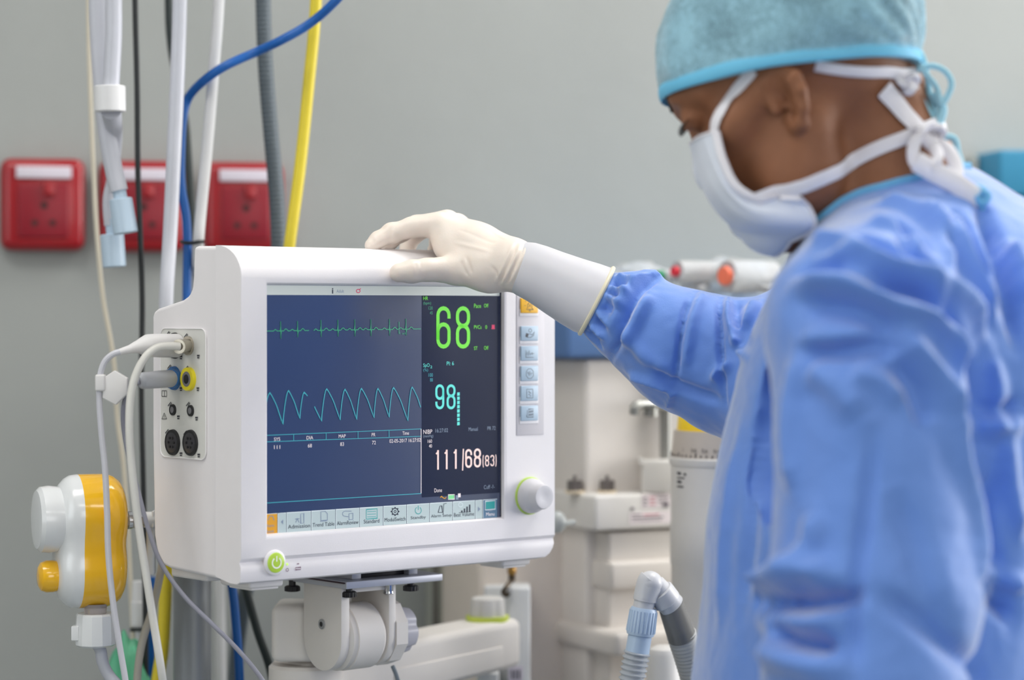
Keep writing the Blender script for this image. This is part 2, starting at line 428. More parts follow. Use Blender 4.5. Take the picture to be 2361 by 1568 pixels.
def txt(mb, s, x0, x1, yt, yb, m=0, d=-.0005, slope=0):
    """text fitted to a pixel box on the glass (yt, yb measured at x0)"""
    vs, fs = text_mesh(s)
    if not vs: return
    ax0 = min(v.x for v in vs); ax1 = max(v.x for v in vs); ay0 = min(v.y for v in vs); ay1 = max(v.y for v in vs)
    u0, za = mf(x0, yt, d); u1, _ = mf(x1, yt, d); _, zb = mf(x0, yb, d)
    mb.add([(u0 + (v.x - ax0) / (ax1 - ax0) * (u1 - u0), d, zb + (v.y - ay0) / (ay1 - ay0) * (za - zb)) for v in vs], fs, m, False)
def arcp(cx, cy, rx, ry, a0, a1, n=8): return [(cx + rx * math.cos(R(a0 + (a1 - a0) * k / n)), cy - ry * math.sin(R(a0 + (a1 - a0) * k / n))) for k in range(n + 1)]
def digit(mb, ch, x0, x1, y0, y1, w, m):
    """condensed numeral as strokes; the box is in pixels"""
    h = w / 2; l, r, t, b = x0 + h, x1 - h, y0 + h, y1 - h; cx = (l + r) / 2; rx = (r - l) / 2; ry = min(rx * 1.25, (b - t) * .25)
    my = t + (b - t) * .46
    def loop(ta, tb, ry=ry): return arcp(cx, ta + ry, rx, ry, 0, 180) + arcp(cx, tb - ry, rx, ry, 180, 360)
    if ch == '8':
        rib(mb, loop(t, my, min(ry, (my-t)/2)), w, m, closed=True); rib(mb, loop(my, b), w, m, closed=True)
    elif ch == '0': rib(mb, loop(t, b), w, m, closed=True)
    elif ch == '6':
        my = t + (b - t) * .42
        rib(mb, loop(my, b), w, m, closed=True)
        rib(mb, [(r, t + ry * 1.5)] + arcp(cx, t + ry, rx, ry, 0, 180) + [(l, b - ry)], w, m)
    elif ch == '9':
        my = b - (b - t) * .42
        rib(mb, loop(t, my), w, m, closed=True)
        rib(mb, [(l, b - ry * 1.5)] + arcp(cx, b - ry, rx, ry, 180, 360) + [(r, t + ry)], w, m)
    elif ch == '1': rib(mb, [(l, t + (b - t) * .16), (cx + rx * .3, t + (b-t)*.08), (r, t)], w * .8, m); rib(mb, [(r, y0), (r, y1)], w, m)
    elif ch == '3':
        rib(mb, arcp(cx, t + ry, rx, ry, 180, 0) + arcp(cx, my - ry * .9, rx, ry * .9, 0, -80), w, m)
        rib(mb, arcp(cx, my + ry * .9, rx, ry * .9, 80, 0) + arcp(cx, b - ry, rx, ry, 0, -180), w, m)
    elif ch == '/': rib(mb, [(l, y1), (r, y0)], w * .7, m)
    elif ch == '(': rib(mb, arcp(r, (t + b) / 2, r - l, (b - t) / 2, 110, 250), w * .8, m)
    elif ch == ')': rib(mb, arcp(l, (t + b) / 2, r - l, (b - t) / 2, 70, -70), w * .8, m)
INK = [m_ink_g, m_ink_dg, m_ink_c, m_ink_dc, m_ink_w, m_ink_dw, m_ink_lg, m_ink_p, m_ink_r, m_ink_k, m_bar, m_bar2, m_org, m_hdr, m_pan, m_menu, m_teal]
(Gn, DG, Cy, DC, Wh, DW, LG, Pk, Rd, Bk, Ba, B2, Or, Hd, Pa, Me, Te) = range(17)
def sub(name, mb, label=None):
    used = sorted(set(mb.m)); mp = {k: i for i, k in enumerate(used)}; mb.m = [mp[k] for k in mb.m]
    o = mb.build(name, [INK[k] for k in used], screen, local=True)
    if label: o['label'] = label
    return o
b = MB(); quad2(b, 612, 657, 680, 1152, 662, 682, Hd); txt(b, 'Adult', 776, 793, 667.5, 675, DW)
rib(b, [(767, 668), (767, 677)], 3.2, Bk); rib(b, [(767, 664.5), (767, 667)], 3.2, Bk)
rib(b, arcp(826, 671, 4.5, 4, 0, 340), 1.6, Rd, closed=True); rib(b, [(829, 668), (832, 665)], 1.6, Rd)
sub('status_bar', b)
b = MB(); quad2(b, 973, 681, 1147, 1152, 683, 1136, Pa, -.00022); sub('readings_panel', b)
# ECG trace
def trace(pts, w, m):
    b = MB(); rib(b, pts, w, m); return b
base = lambda x: 763.5 - (x - 612) * .014
beats = [647, 686, 740, 779, 818, 855, 898, 936]
pts = []
import itertools
random.seed(3)
x = 612
while x <= 971:
    y = base(x)
    for bx_ in beats:
        dx = x - bx_
        if -16 < dx < -8: y -= 3.2 * math.sin((dx + 16) / 8 * math.pi)
        if 7 < dx < 17: y -= 4.6 * math.sin((dx - 7) / 10 * math.pi)
    pts.append((x, y + random.uniform(-.35, .35)))
    for bx_ in beats:
        if bx_ - 1.8 <= x < bx_ - .3 and (not pts or True):
            yb = base(bx_); pts += [(bx_ - 1.2, yb + 2), (bx_, yb - (24 if bx_ > 700 else 22)), (bx_ + .9, yb + (15 if bx_ > 650 else 18)), (bx_ + 2.2, yb)]
    nx = x + 1.5
    for bx_ in beats:
        if x < bx_ + 2.4 and nx > bx_ - .3 and x > bx_ - 2: nx = bx_ + 2.6
    x = nx
segA = [p for p in pts if p[0] < 714]; segB = [p for p in pts if p[0] > 723]
b = MB(); rib(b, segA, 2.0, DG); rib(b, segB, 2.0, DG)
rib(b, [(920, 742), (920, 770)], 2, DG); txt(b, '1 mV', 922, 938, 766, 772, DG)
sub('heartbeat_trace', b, 'thin green heartbeat trace')
peaks = [(622, 906, 652, 978), (665, 901, 691, 965), (701, 905, 741, 971), (753, 897, 784, 968), (795, 898, 822, 967), (833, 896, 862, 963), (871, 896, 897, 962), (907, 894, 940, 970), (950, 893, 975, 955)]
pts = [(612, 955)]
prev = (606, 985)
for (xp, yp, xv, yv) in peaks:
    x0_, y0_ = prev
    for k in range(1, 9):
        t = k / 8; pts.append((x0_ + (xp - x0_) * t, y0_ + (yp - y0_) * (1 - (1 - t) ** 1.7) ))
    for k in range(1, 11):
        t = k / 10; s_ = t ** 1.35 * .92 + .08 * t
        pts.append((xp + (xv - xp) * t, yp + (yv - yp) * s_ + (1.6 * math.sin(t * 9) if .3 < t < .8 else 0)))
    prev = (xv, yv)
A_ = [p for p in pts if 612.5 < p[0] < 713]; B_ = [p for p in pts if 721 < p[0] < 971]
b = MB(); rib(b, A_, 2.4, DC); rib(b, B_, 2.4, DC); sub('oxygen_trace', b, 'thin cyan oxygen pulse trace')
# readings
b = MB(); digit(b, '6', 1005, 1040, 706, 804, 9.5, Gn); digit(b, '8', 1050, 1085, 706, 804, 9.5, Gn); sub('heart_rate_number', b, 'large green 68')
for a_ in (('HR', 976, 987, 683.5, 692, Gn), ('(bpm)', 976, 994, 695.5, 704, DG), ('120', 988, 997.5, 706.5, 714, DG), ('45', 991, 997.5, 718, 725, DG), ('Pace', 1093, 1109, 700.5, 710, Gn), ('Off', 1116, 1126, 700.5, 709, Gn), ('PVCs', 1093, 1110, 750, 758.5, Gn), ('0', 1119, 1123, 750, 758.5, Gn), ('ST', 1093, 1101, 799, 807, Gn), ('Off', 1116, 1126, 798, 806.5, Gn)):
    b = MB(); txt(b, *a_); sub('screen_text', b)
b = MB(); quad2(b, 1134, 749, 759, 1140.5, 749, 759, Rd); rib(b, [(1133, 757.5), (1141, 757.5)], 2, Rd)
sub('alarm_bell', b)
b = MB(); digit(b, '9', 1003, 1025, 886, 944, 6.2, Cy); digit(b, '8', 1029, 1051, 886, 944, 6.2, Cy); sub('oxygen_number', b, 'cyan 98')
for a_ in (('SpO', 976, 990.5, 838, 849, Cy), ('2', 992, 996.5, 843, 849, Cy), ('(%)', 976, 987, 850, 858, DC), ('100', 988, 998, 860.5, 869, DC), ('88', 991.5, 998, 872, 880, DC), ('PI: 6', 1030, 1046.5, 833.5, 842.5, Cy)):
    b = MB(); txt(b, *a_); sub('screen_text', b)
b = MB()
for k in range(8): quad2(b, 1054, 905 + k * 9.75, 912.6 + k * 9.75, 1060, 904.5 + k * 9.75, 912 + k * 9.75, Cy)
sub('signal_bar', b)
b = MB()
for k, xx in enumerate((1003, 1023, 1044)): digit(b, '1', xx, xx + 9.5, 1038 - k, 1083 - k, 5, Pk)
digit(b, '/', 1064, 1071, 1035, 1085, 5, Pk); digit(b, '6', 1072, 1089, 1035.5, 1079, 5, Pk); digit(b, '8', 1092, 1109.5, 1034, 1078, 5, Pk)
digit(b, '(', 1112, 1117, 1047, 1080, 3, Pk); digit(b, '8', 1118, 1128, 1049.5, 1075.5, 3, Pk); digit(b, '3', 1130, 1140, 1049, 1075, 3, Pk); digit(b, ')', 1140.5, 1145.5, 1046, 1078, 3, Pk)
sub('blood_pressure_number', b, 'pinkish white 111/68 (83)')
for a_ in (('NIBP', 976, 996.5, 991, 1001, Wh), ('(mmHg)', 976, 999, 1002.5, 1011, DW), ('160', 986, 996, 1013.5, 1021.5, Wh), ('40', 989, 996, 1024.5, 1032.5, Wh), ('16:27:02', 1004, 1033, 988.5, 997.5, DW), ('Manual', 1080.5, 1101.5, 985.5, 994, DW), ('PR 72', 1124, 1142.5, 983.5, 992, DW), ('Done', 1001.5, 1019, 1126.5, 1135.5, Wh), ('Cuff -?-', 1115.5, 1140, 1119, 1128, DW)):
    b = MB(); txt(b, *a_); sub('screen_text', b)

b = MB(); L_ = lambda x, yl, yr: yl + (yr - yl) * (x - 612) / (971 - 612)
rib(b, [(612, 1004), (971, 989)], 1.6, DC); rib(b, [(612, 1019), (971, 1006)], 1.6, DC); rib(b, [(971, 989), (971, 1138)], 1.8, Wh); rib(b, [(612, 1160), (971, 1138)], 1.8, DC)
for xx in (677, 752, 825.5, 897): rib(b, [(xx, L_(xx, 1004, 989)), (xx, L_(xx, 1019, 1006))], 1.6, DC)
for s_, xa, xb_, yy in (('SYS', 632, 646, 1009), ('DIA', 707, 722, 1005.5), ('MAP', 781, 797, 1002), ('PR', 857, 865.5, 998.5), ('Time', 928, 943, 995)): txt(b, s_, xa, xb_, yy, yy + 8, Wh)
for s_, xa, xb_, yy in (('111', 632, 646, 1027), ('68', 710, 719, 1023.5), ('83', 784.5, 793, 1020), ('72', 858, 866.5, 1016.5), ('02-05-2017 16:27:02', 898, 970, 1013)): txt(b, s_, xa, xb_, yy, yy + 8.5, Wh)
sub('trend_table', b)
b = MB(); rib(b, [(1015, 1147), (1018, 1144.5), (1022, 1148), (1026, 1149.5), (1029, 1146)], 2, Or)
quad2(b, 1034, 1141.5, 1151, 1047, 1141, 1150.5, LG); rib(b, [(1033.5, 1141), (1048, 1140.3), (1048, 1151), (1033.5, 1151.6)], 1.2, Wh, closed=True)
quad2(b, 1051, 1142, 1152, 1057, 1142, 1152, DW); quad2(b, 1056, 1138, 1147, 1062, 1137.5, 1146.5, Wh, -.0005); sub('status_icons', b)
# toolbar: buttons between these x positions; top and bottom edges converge
top = lambda x: 1185 + (1150 - 1185) * (x - 612) / (1147 - 612)
bot = lambda x: 1231 + (1192.5 - 1231) * (x - 612) / (1147 - 612)
xs = [612, 640, 661, 718, 774, 829.5, 884, 938, 991, 1044, 1096, 1113, 1147]
names = ['Alarm\nReset', '<', 'Admission', 'Trend Table', 'AlarmReview', 'Standard', 'ModulSwitch', 'Standby', 'Alarm Setup', 'Beat Volume', '>', 'Menu']
for k, nm in enumerate(names):
    xa, xb_ = xs[k] + .8, xs[k+1] - .8; b = MB()
    face = Or if k == 0 else (Me if k == 11 else Ba)
    quad2(b, xa, top(xa), bot(xa), xb_, top(xb_), bot(xb_), face)
    rib(b, [(xa, bot(xa) - .6), (xa, top(xa) + .6), (xb_, top(xb_) + .6)], 1.3, B2, -.0004)
    cx = (xa + xb_) / 2; cy = top(cx) + 14; ink = Bk if k > 4 else DW
    if k in (2, 3, 4, 5, 7): ink = DW
    if k == 0: txt(b, 'Alarm', 614, 632, 1209, 1216, DW); txt(b, 'Reset', 614, 632, 1222, 1229, DW); rib(b, [(618, 1200), (622, 1190), (629, 1190), (632, 1200)], 1.6, DW)
    elif nm in '<>':
        s_ = 1 if nm == '>' else -1; q = [mf(cx - 2.5 * s_, cy + 1, -.0005), mf(cx + 3 * s_, cy + 7, -.0005), mf(cx - 2.5 * s_, cy + 13, -.0005)]
        b.add([(u, -.0005, z) for u, z in q], [(0, 1, 2)], DW, False)
    elif k == 11:
        txt(b, 'Menu', 1121, 1140, 1182, 1190, Wh); quad2(b, 1120, 1157, 1174, 1141, 1155.5, 1172.5, Te, -.0005); rib(b, [(1119, 1156), (1142, 1154), (1142, 1174), (1119, 1176)], 1.6, B2, -.0006, closed=True); rib(b, [(1126, 1178), (1135, 1177)], 2, DW)
    else:
        wd_ = (xb_ - xa) * (.92 if len(nm) > 8 else .68)
        yb_ = bot(cx) - 6; txt(b, nm, cx - wd_ / 2, cx + wd_ / 2, yb_ - 9, yb_, Bk)
        if k == 2: rib(b, [(cx - 8, cy + 11), (cx - 4, cy + 2), (cx, cy + 11)], 2, ink); rib(b, [(cx - 9, cy + 3), (cx + 1, cy + 2)], 1.8, ink); rib(b, [(cx + 4, cy - 9), (cx + 11, cy - 10), (cx + 11, cy + 12), (cx + 4, cy + 13)], 1.6, ink, closed=True)
        if k == 3: rib(b, [(cx - 6, cy - 10), (cx + 4, cy - 11), (cx + 9, cy - 6), (cx + 9, cy + 9), (cx - 6, cy + 10)], 1.6, ink, closed=True); rib(b, [(cx - 8, cy + 12), (cx + 7, cy + 11)], 1.4, ink)
        if k == 4: rib(b, [(cx + 9, cy - 8)] + arcp(cx - 5, cy - 2, 7, 6, 90, 250) + [(cx + 2, cy + 5)], 1.6, ink); rib(b, [(cx + 3, cy - 2), (cx + 12, cy - 3), (cx + 12, cy + 11), (cx + 3, cy + 12)], 1.6, ink, closed=True)
        if k == 5: rib(b, [(cx - 12, cy - 8), (cx + 13, cy - 10), (cx + 13, cy + 12), (cx - 12, cy + 14)], 1.6, Te, closed=True); [rib(b, [(cx - 10, cy - 3 + j * 6), (cx + 10, cy - 4 + j * 6)], 1.2, Te) for j in range(3)]
        if k == 6:
            rib(b, arcp(cx, cy, 7, 7.5, 0, 345, 16), 2.2, Bk, closed=True); rib(b, arcp(cx, cy, 2.5, 2.8, 0, 330, 8), 1.6, Bk, closed=True)
            for j in range(8): a_ = j * math.pi / 4; rib(b, [(cx + 7 * math.cos(a_), cy + 7.5 * math.sin(a_)), (cx + 10 * math.cos(a_), cy + 10.5 * math.sin(a_))], 3, Bk)
        if k == 7: rib(b, arcp(cx, cy + 1, 7, 8, 60, -240, 16), 1.6, Te); rib(b, [(cx, cy - 10), (cx, cy)], 1.6, Te)
        if k == 8: rib(b, [(cx - 7, cy + 9), (cx - 3, cy - 6), (cx + 1, cy - 6), (cx + 3, cy + 9)], 1.6, Bk, closed=True); rib(b, [(cx + 4, cy + 14), (cx + 6, cy - 11), (cx + 12, cy - 12)], 1.5, Bk)
        if k == 9: [rib(b, [(cx - 5 + j * 6, cy + 12 - j * .4), (cx - 5 + j * 6, cy + 8 - j * 4.5)], 4.4, Bk) for j in range(4)]; rib(b, [(cx - 12, cy + 13), (cx + 16, cy + 11)], 1.2, Bk); rib(b, arcp(cx - 8, cy - 5, 5, 5, 0, 340, 10), 1.2, B2, closed=True)
    sub('toolbar_button', b)
MB().box((sR + .0002, -.0012, sBt), (sR + .0014, .0004, sT)).build('screen_gap_strip', mat('gap_black', (22, 20, 24), .5), mon, local=True)  # black strip in place of the shaded gap at the glass edge
# ---- button strip on the right of the bezel
m_strip = mat('button_strip', (214, 210, 214), .45); m_btn = mat('button_blue', (178, 200, 218), .4); m_btn_y = mat('button_amber', (250, 190, 45), .4); m_line = mat('print_dark', (62, 62, 70), .5); m_edge = mat('button_edge', (244, 241, 243), .4)
u0, _ = mf(1190, 800, FW); u1, _ = mf(1254, 800, FW); _, za = mf(1190, 640, FW); _, zb = mf(1190, 1005, FW)
strip = MB().rbox((u0, FW - .0006, zb), (u1, FW + .001, za), .004).build('button_strip', m_strip, mon, local=True)
XF[strip.name] = XF[mon.name]
def mfr(px, py): return mf(px, py, FW)
FWb = FW - .0026
for k, (ya, yb_) in enumerate(((687, 722), (752, 786), (798, 832), (844, 879), (890, 925), (936, 971))):
    u0, za = mf(1202, ya, FWb); u1, _ = mf(1242, ya, FWb); _, zb = mf(1202, yb_, FWb)
    b = MB(); b.rbox((u0 - .0009, FW - .0012, zb - .003), (u1 + .0009, FW - .0004, zb + .004), .0004, 1)
    b.rbox((u0, FWb + .0004, zb), (u1, FW - .0004, za), .0008, 0)
    def r_(pts, w, closed=False):
        q = [mf(x, y, FWb) for x, y in pts]; mb2 = MB(); rib(mb2, q, w * (.62 if w < 3 else 1) / F * 2.42, 0, 0, closed, raw=True)
        b.add([(v.x, FWb + .0002, v.z) for v in mb2.v], mb2.f, 2, False)
    cx, cy = 1222, (ya + yb_) / 2
    if k == 0:
        r_([(cx - 8, cy + 9), (cx - 5, cy + 5), (cx - 5, cy - 3), (cx, cy - 9), (cx + 5, cy - 3), (cx + 5, cy + 5), (cx + 8, cy + 9)], 1.6, True); r_([(cx - 3, cy - 4), (cx + 3, cy + 4)], 1.2); r_([(cx + 3, cy - 4), (cx - 3, cy + 4)], 1.2); r_([(cx - 2, cy + 12), (cx + 2, cy + 12)], 2.4)
        for s_ in (-1, 1): r_([(cx + 8*s_, cy - 8), (cx + 11*s_, cy - 11)], 1.3); r_([(cx + 9*s_, cy), (cx + 13*s_, cy)], 1.3)
    if k == 1: r_([(cx - 9, cy + 3), (cx - 4, cy + 6)], 8); r_([(cx - 9, cy), (cx, cy + 1), (cx + 6, cy + 3), (cx + 11, cy - 4), (cx + 9, cy + 4), (cx + 2, cy + 9), (cx - 6, cy + 9)], 1.4, True); r_(arcp(cx + 1, cy - 7, 3.5, 4, 0, 330, 10), 1.3, True)
    if k == 2: r_([(cx - 9, cy - 7), (cx - 9, cy + 9), (cx + 9, cy + 9)], 1.3); r_([(cx - 8, cy + 4), (cx - 6, cy - 4), (cx - 4, cy + 5), (cx - 1.5, cy - 7), (cx + 1, cy + 4), (cx + 2, cy)], 1.3); r_([(cx + 4, cy), (cx + 10, cy)], 1.3); r_([(cx + 6, cy - 3), (cx + 4, cy), (cx + 6, cy + 3)], 1.3)
    if k == 3: r_([(cx + 9 * math.cos(R(22.5 + 45*j)), cy + 12 * math.sin(R(22.5 + 45*j))) for j in range(8)], 1.3, True); r_([(cx - 6, cy), (cx - 4, cy - 4), (cx - 2, cy + 5), (cx, cy - 6), (cx + 2, cy + 4), (cx + 4, cy - 2), (cx + 6, cy)], 1.3)
    if k == 4: r_([(cx - 7, cy - 10), (cx + 7, cy - 10), (cx + 7, cy + 10), (cx - 7, cy + 10)], 1.4, True); r_([(cx - 1, cy - 7), (cx - 3, cy - 4), (cx + 3, cy - 1), (cx - 3, cy + 2), (cx + 3, cy + 5), (cx, cy + 8)], 1.2)
    if k == 5:
        for j in range(3): r_([(cx - 3, cy - 10 + j*7), (cx + 8, cy - 10.5 + j*7), (cx + 8, cy - 6 + j*7), (cx - 3, cy - 5.5 + j*7)], 1.4, True)
        r_([(cx - 6, cy - 8), (cx - 6, cy + 9), (cx + 8, cy + 8)], 1.2); r_([(cx - 8, cy + 4), (cx - 6, cy + 9)], 1.2)
    b.build('button', [m_btn_y if k == 0 else m_btn, m_edge, m_line], strip, local=True, label='amber button with crossed bell' if k == 0 else None)
# ---- rotary knob
uk, zk = mf(1221, 1143, FW)
kb = MB(); kb.lathe([(0, .0188), (.0012, .0188), (.0016, .0168)], (uk, FW, zk), (0, -1, 0), n=40)
kn = MB(); kn.lathe([(.0012, .0172), (.003, .0176), (.007, .017), (.010, .0158), (.0125, .0138), (.0145, .0130), (.021, .0124), (.023, .0115), (.0232, .009), (.0224, .004)], (uk, FW, zk), (0, -1, 0), n=48)
ko = kn.build('rotary_knob', mat('knob_grey', (212, 210, 214), .42), mon, local=True, sharp=60)
XF[ko.name] = XF[mon.name]
kb.build('knob_ring', mat('lime_ring', (196, 226, 106), .4), ko, local=True)
# ---- power button and leds on the lower lip
m_pow = mat('power_green', (176, 208, 70), .35, emit=.15); m_pw = mat('power_white', (240, 242, 232), .4, emit=.1)
up, zp = mf(633, 1297, FW)
b = MB(); b.lathe([(0, .0118), (.002, .0116), (.0032, .0098)], (up, FW + .001, zp), (0, -1, 0), 1, n=40)
b.lathe([(.0031, .0094), (.0040, .0090), (.0043, .0084)], (up, FW + .001, zp), (0, -1, 0), 0, n=40)
d_ = FW + .001 - .0046
def ringmb(b, c, rr, w, a0, a1, m, d):
    q = [(c[0] + rr * math.cos(R(a0 + (a1-a0)*k/20)), c[1] + rr * math.sin(R(a0 + (a1-a0)*k/20))) for k in range(21)]
    t = MB(); rib(t, q, w, m, d, raw=True); b.add(t.v, t.f, m, False)
ringmb(b, (up, zp), .0048, .0014, 125, 415, 2, d_); t_ = MB(); rib(t_, [(up, zp + .001), (up, zp + .0062)], .0013, 2, d_, raw=True); b.add(t_.v, t_.f, 2, False)
b.build('power_button', [m_pow, m_edge, m_pw], mon, local=True)
b = MB(); WL = -.0052; ul, zl = mf(662, 1301, WL); b.cyl((ul, WL - .0004, zl), (ul, WL + .001, zl), .0011, m=0)
t_ = MB(); ua, za_ = mf(662, 1314, WL); ringmb(t_, (ua, za_), .0014, .0005, 0, 360, 1, WL - .0003); b.add(t_.v, t_.f, 1, False)
ub, zb_ = mf(687, 1311, WL); t_ = MB(); rib(t_, [(ub - .003, zb_ - .001), (ub + .003, zb_ - .001), (ub + .003, zb_ + .001), (ub - .003, zb_ + .001)], .0006, 1, WL - .0003, closed=True, raw=True); b.add(t_.v, t_.f, 1, False)
ub, zb_ = mf(687, 1300, WL); t_ = MB(); rib(t_, [(ub - .0012, zb_), (ub + .0012, zb_)], .001, 1, WL - .0003, raw=True); b.add(t_.v, t_.f, 1, False)
b.build('indicator_lights', [mat('led_green', (190, 230, 110), .4, emit=.6), mat('print_plum', (140, 110, 128), .5)], mon, local=True)
# ---- connector panel on the left side
US = u_s
def sp(px, py, out=0.0): w, z = ms(px, py, US - out); return Vector((US - out, w, z))
pl = [ms(x, y, US) for x, y in ((372, 757), (477, 757), (477, 1062), (372, 1052))]
wa_, wb_ = min(p[0] for p in pl), max(p[0] for p in pl); za_ = pl[0][1]; zb_ = pl[3][1]
panel = MB().rbox((US - .0014, wa_, zb_), (US + .002, wb_, za_), .007, seg=4); 
panel = MB(); 
def rrect(w0, w1, z0, z1, r, n=5):
    o = []
    for (cw, cz, a0) in ((w1 - r, z1 - r, 0), (w0 + r, z1 - r, 90), (w0 + r, z0 + r, 180), (w1 - r, z0 + r, 270)):
        for k in range(n + 1): a = R(a0 + 90 * k / n); o.append((cw + r * math.cos(a), cz + r * math.sin(a)))
    return o
rr = rrect(wa_, wb_, zb_, za_, .008)
panel.prism([(US - .0008, w, z) for w, z in rr], (.003, 0, 0), 0)
rim = [Vector((US - .0010, w, z)) for w, z in rr]; panel.tube(rim + [rim[0]], .0006, 1, n=6, smoothpath=False)
pan = panel.build('connector_panel', [mat('connector_panel_grey', (222, 221, 216), .45), m_edge], mon, local=True)
XF[pan.name] = XF[mon.name]
m_blk = mat('black_socket', (26, 25, 28), .35); m_dk = mat('socket_inner', (52, 50, 54), .4); m_ylw = mat('yellow_ring', (240, 222, 40), .35); m_met = mat('satin_metal', (188, 180, 165), .28, metal=.9)
def port(px, py, rpx, name, rings, mats, label=None):
    c = sp(px, py); b = MB()
    for (t0, t1, ra, rb, m) in rings: b.lathe([(t0, ra), (t1, rb)], c, (-1, 0, 0), m, n=28)
    o = b.build(name, mats, pan, local=True); 
    if label: o['label'] = label
    return c
s_ = 2.25 / F
for (x, y) in ((401, 1020), (442, 1021)):
    c = port(x, y, 0, 'round_socket', [(.0008, .0028, .0125, .0120, 0), (.0028, .0030, .0095, .009, 1)], [m_blk, m_dk])
    b = MB()
    for k in range(6): a = k * math.pi / 3; b.cyl((US - .0030, c.y + .0048 * math.cos(a), c.z + .0048 * math.sin(a)), (US - .0036, c.y + .0048 * math.cos(a), c.z + .0048 * math.sin(a)), .0012)
    b.build('socket_contacts', m_blk, pan, local=True)
for (x, y) in ((401, 945), (442, 947)):
    port(x, y, 0, 'jack_socket', [(.0008, .0022, .0055, .0052, 0), (.0022, .0024, .003, .003, 1)], [m_blk, mat('print_grey', (120, 118, 122), .5)])
port(439, 874, 0, 'temperature_socket', [(.0008, .0045, .0112, .0108, 0), (.0045, .0048, .0072, .007, 1), (.0048, .005, .0045, .004, 2)], [m_ylw, mat('print_grey', (120, 118, 122), .5), m_blk], 'yellow ringed socket')
port(437, 797, 0, 'hose_socket', [(.0008, .003, .009, .0088, 0), (.003, .0032, .006, .006, 1)], [m_met, m_blk])
port(405, 797, 0, 'plug_socket', [(.0008, .003, .0125, .012, 0)], [m_blk])
port(404, 872, 0, 'plug_socket', [(.0008, .003, .0115, .011, 0)], [mat('ring_blue', (52, 112, 175), .35)])
def psym(): b.build('printed_symbol', m_line, pan, local=True)
b = MB()
def sline(pts, w=1.6):
    q = [sp(x, y, .0013) for x, y in pts]
    for i in range(len(q) - 1):
        a, c = q[i], q[i+1]; t = (c - a).normalized(); nn = Vector((0, -t.z, t.y)) * w / F * 2.25 / 2
        b.add([a + nn, a - nn, c - nn, c + nn], [(0, 1, 2, 3)], 0, False)
for (x, y) in ((417, 824), (457, 822), (417, 897), (456, 897), (411, 962), (453, 965), (417, 1047), (458, 1050)):
    b = MB(); sline([(x - 3, y - 2), (x + 3, y - 2)], 4); sline([(x - 2.4, y + 3), (x + 2.4, y + 3)], 3); psym()
for (x, y) in ((387, 768), (428, 773), (390, 845), (430, 848), (391, 931), (433, 931), (385, 994), (427, 997)):
    b = MB(); sline([(x - 4, y + 5), (x + 3, y - 4)], 2.4); sline([(x, y + 5), (x + 5, y - 2)], 1.8); psym()
b = MB(); sline([(373, 901), (373, 914), (384, 914), (384, 901), (373, 901)], 1.5); sline([(378.5, 901), (378.5, 914)], 1.5); psym()
b = MB(); sline([(373, 966), (378.5, 952), (384, 966), (373, 966)], 1.5); sline([(378.5, 957), (378.5, 963)], 1.4)
psym()
# ------------------------------------------------------------------ monitor mount and arm
m_alu = mat('brushed_aluminium', (196, 198, 208), .42, metal=.45, noise_amt=.03)
m_cream = mat('cream_arm_plastic', (228, 223, 218), .5, noise_amt=.01)
m_blackp = mat('black_plastic', (28, 26, 30), .45)
m_chrome = mat('chrome', (205, 205, 208), .15, metal=1)
m_greyk = mat('knob_grey_dark', (176, 176, 186), .45)
def ML(u, w, z): return MO + UU * u + VV * w + Vector((0, 0, z))
wP = .034
def muz(px, py, w): return mf(px, py, w)
uA, zA = muz(799, 1340, wP); uB, _ = muz(1021, 1320, wP)
zA = -.0075                                              # just under the housing
_, zBt = muz(800, 1342, wP); zPl = zBt; zPb = muz(800, 1359, wP)[1]
DP = .105
mnt = empty('monitor_mount', ML((uA + uB) / 2, wP + DP / 2, zPb), TH, 'cream swivel mount with aluminium plate and black thumb screws under the monitor', 'monitor mount')
LM = Matrix.Translation(MO) @ Matrix.Rotation(TH, 4, 'Z')
def lbox(mb, lo, hi, r=.0008, m=0): return mb.rbox(lo, hi, r, m, LM)
b = MB(); lbox(b, (uA, wP, zPb), (uB, wP + DP, zPl)); b.build('top_plate', m_alu, mnt)
b = MB(); lbox(b, (uA - .002, wP + .002, zPl - .0022), (uA + .003, wP + DP - .002, zPl - .0008)); b.build('plate_groove', mat('dark_groove', (60, 40, 50), .5), mnt)
for xa, xb_ in ((812, 833), (943, 963)):
    u0 = muz(xa, 1330, wP + .012)[0]; u1 = muz(xb_, 1330, wP + .012)[0]
    b = MB(); lbox(b, (u0, wP + .012, zPl), (u1, wP + DP - .004, .004)); b.build('spacer_block', m_alu, mnt)
u0 = muz(833, 1330, wP + .02)[0]; u1 = muz(943, 1330, wP + .02)[0]
b = MB(); lbox(b, (u0, wP + .02, zPl), (u1, wP + DP - .01, .0025)); b.build('adapter_block', m_blackp, mnt)
for (x, y, ww) in ((674, 1357, wP + DP - .012), (804, 1370, wP + .012), (947, 1356, wP + .012)):
    uc, zc = muz(x, y, ww); c = ML(uc, ww, zc); b = MB()
    b.cyl(c + Vector((0, 0, .002)), (c.x, c.y, MO.z + zPb + .001), .0035)
    prof_ = [(-.0030, .0050), (-.0026, .0068), (.0022, .0072), (.003, .006)]
    b.lathe(prof_, c, (0, 0, 1), n=26)
    for k in range(13):
        a = 2 * math.pi * k / 13; q = c + Vector((math.cos(a), math.sin(a), 0)) * .0069; b.cyl(q - Vector((0, 0, .0024)), q + Vector((0, 0, .002)), .0009, n=6)
    b.build('thumb_screw', m_blackp, mnt)
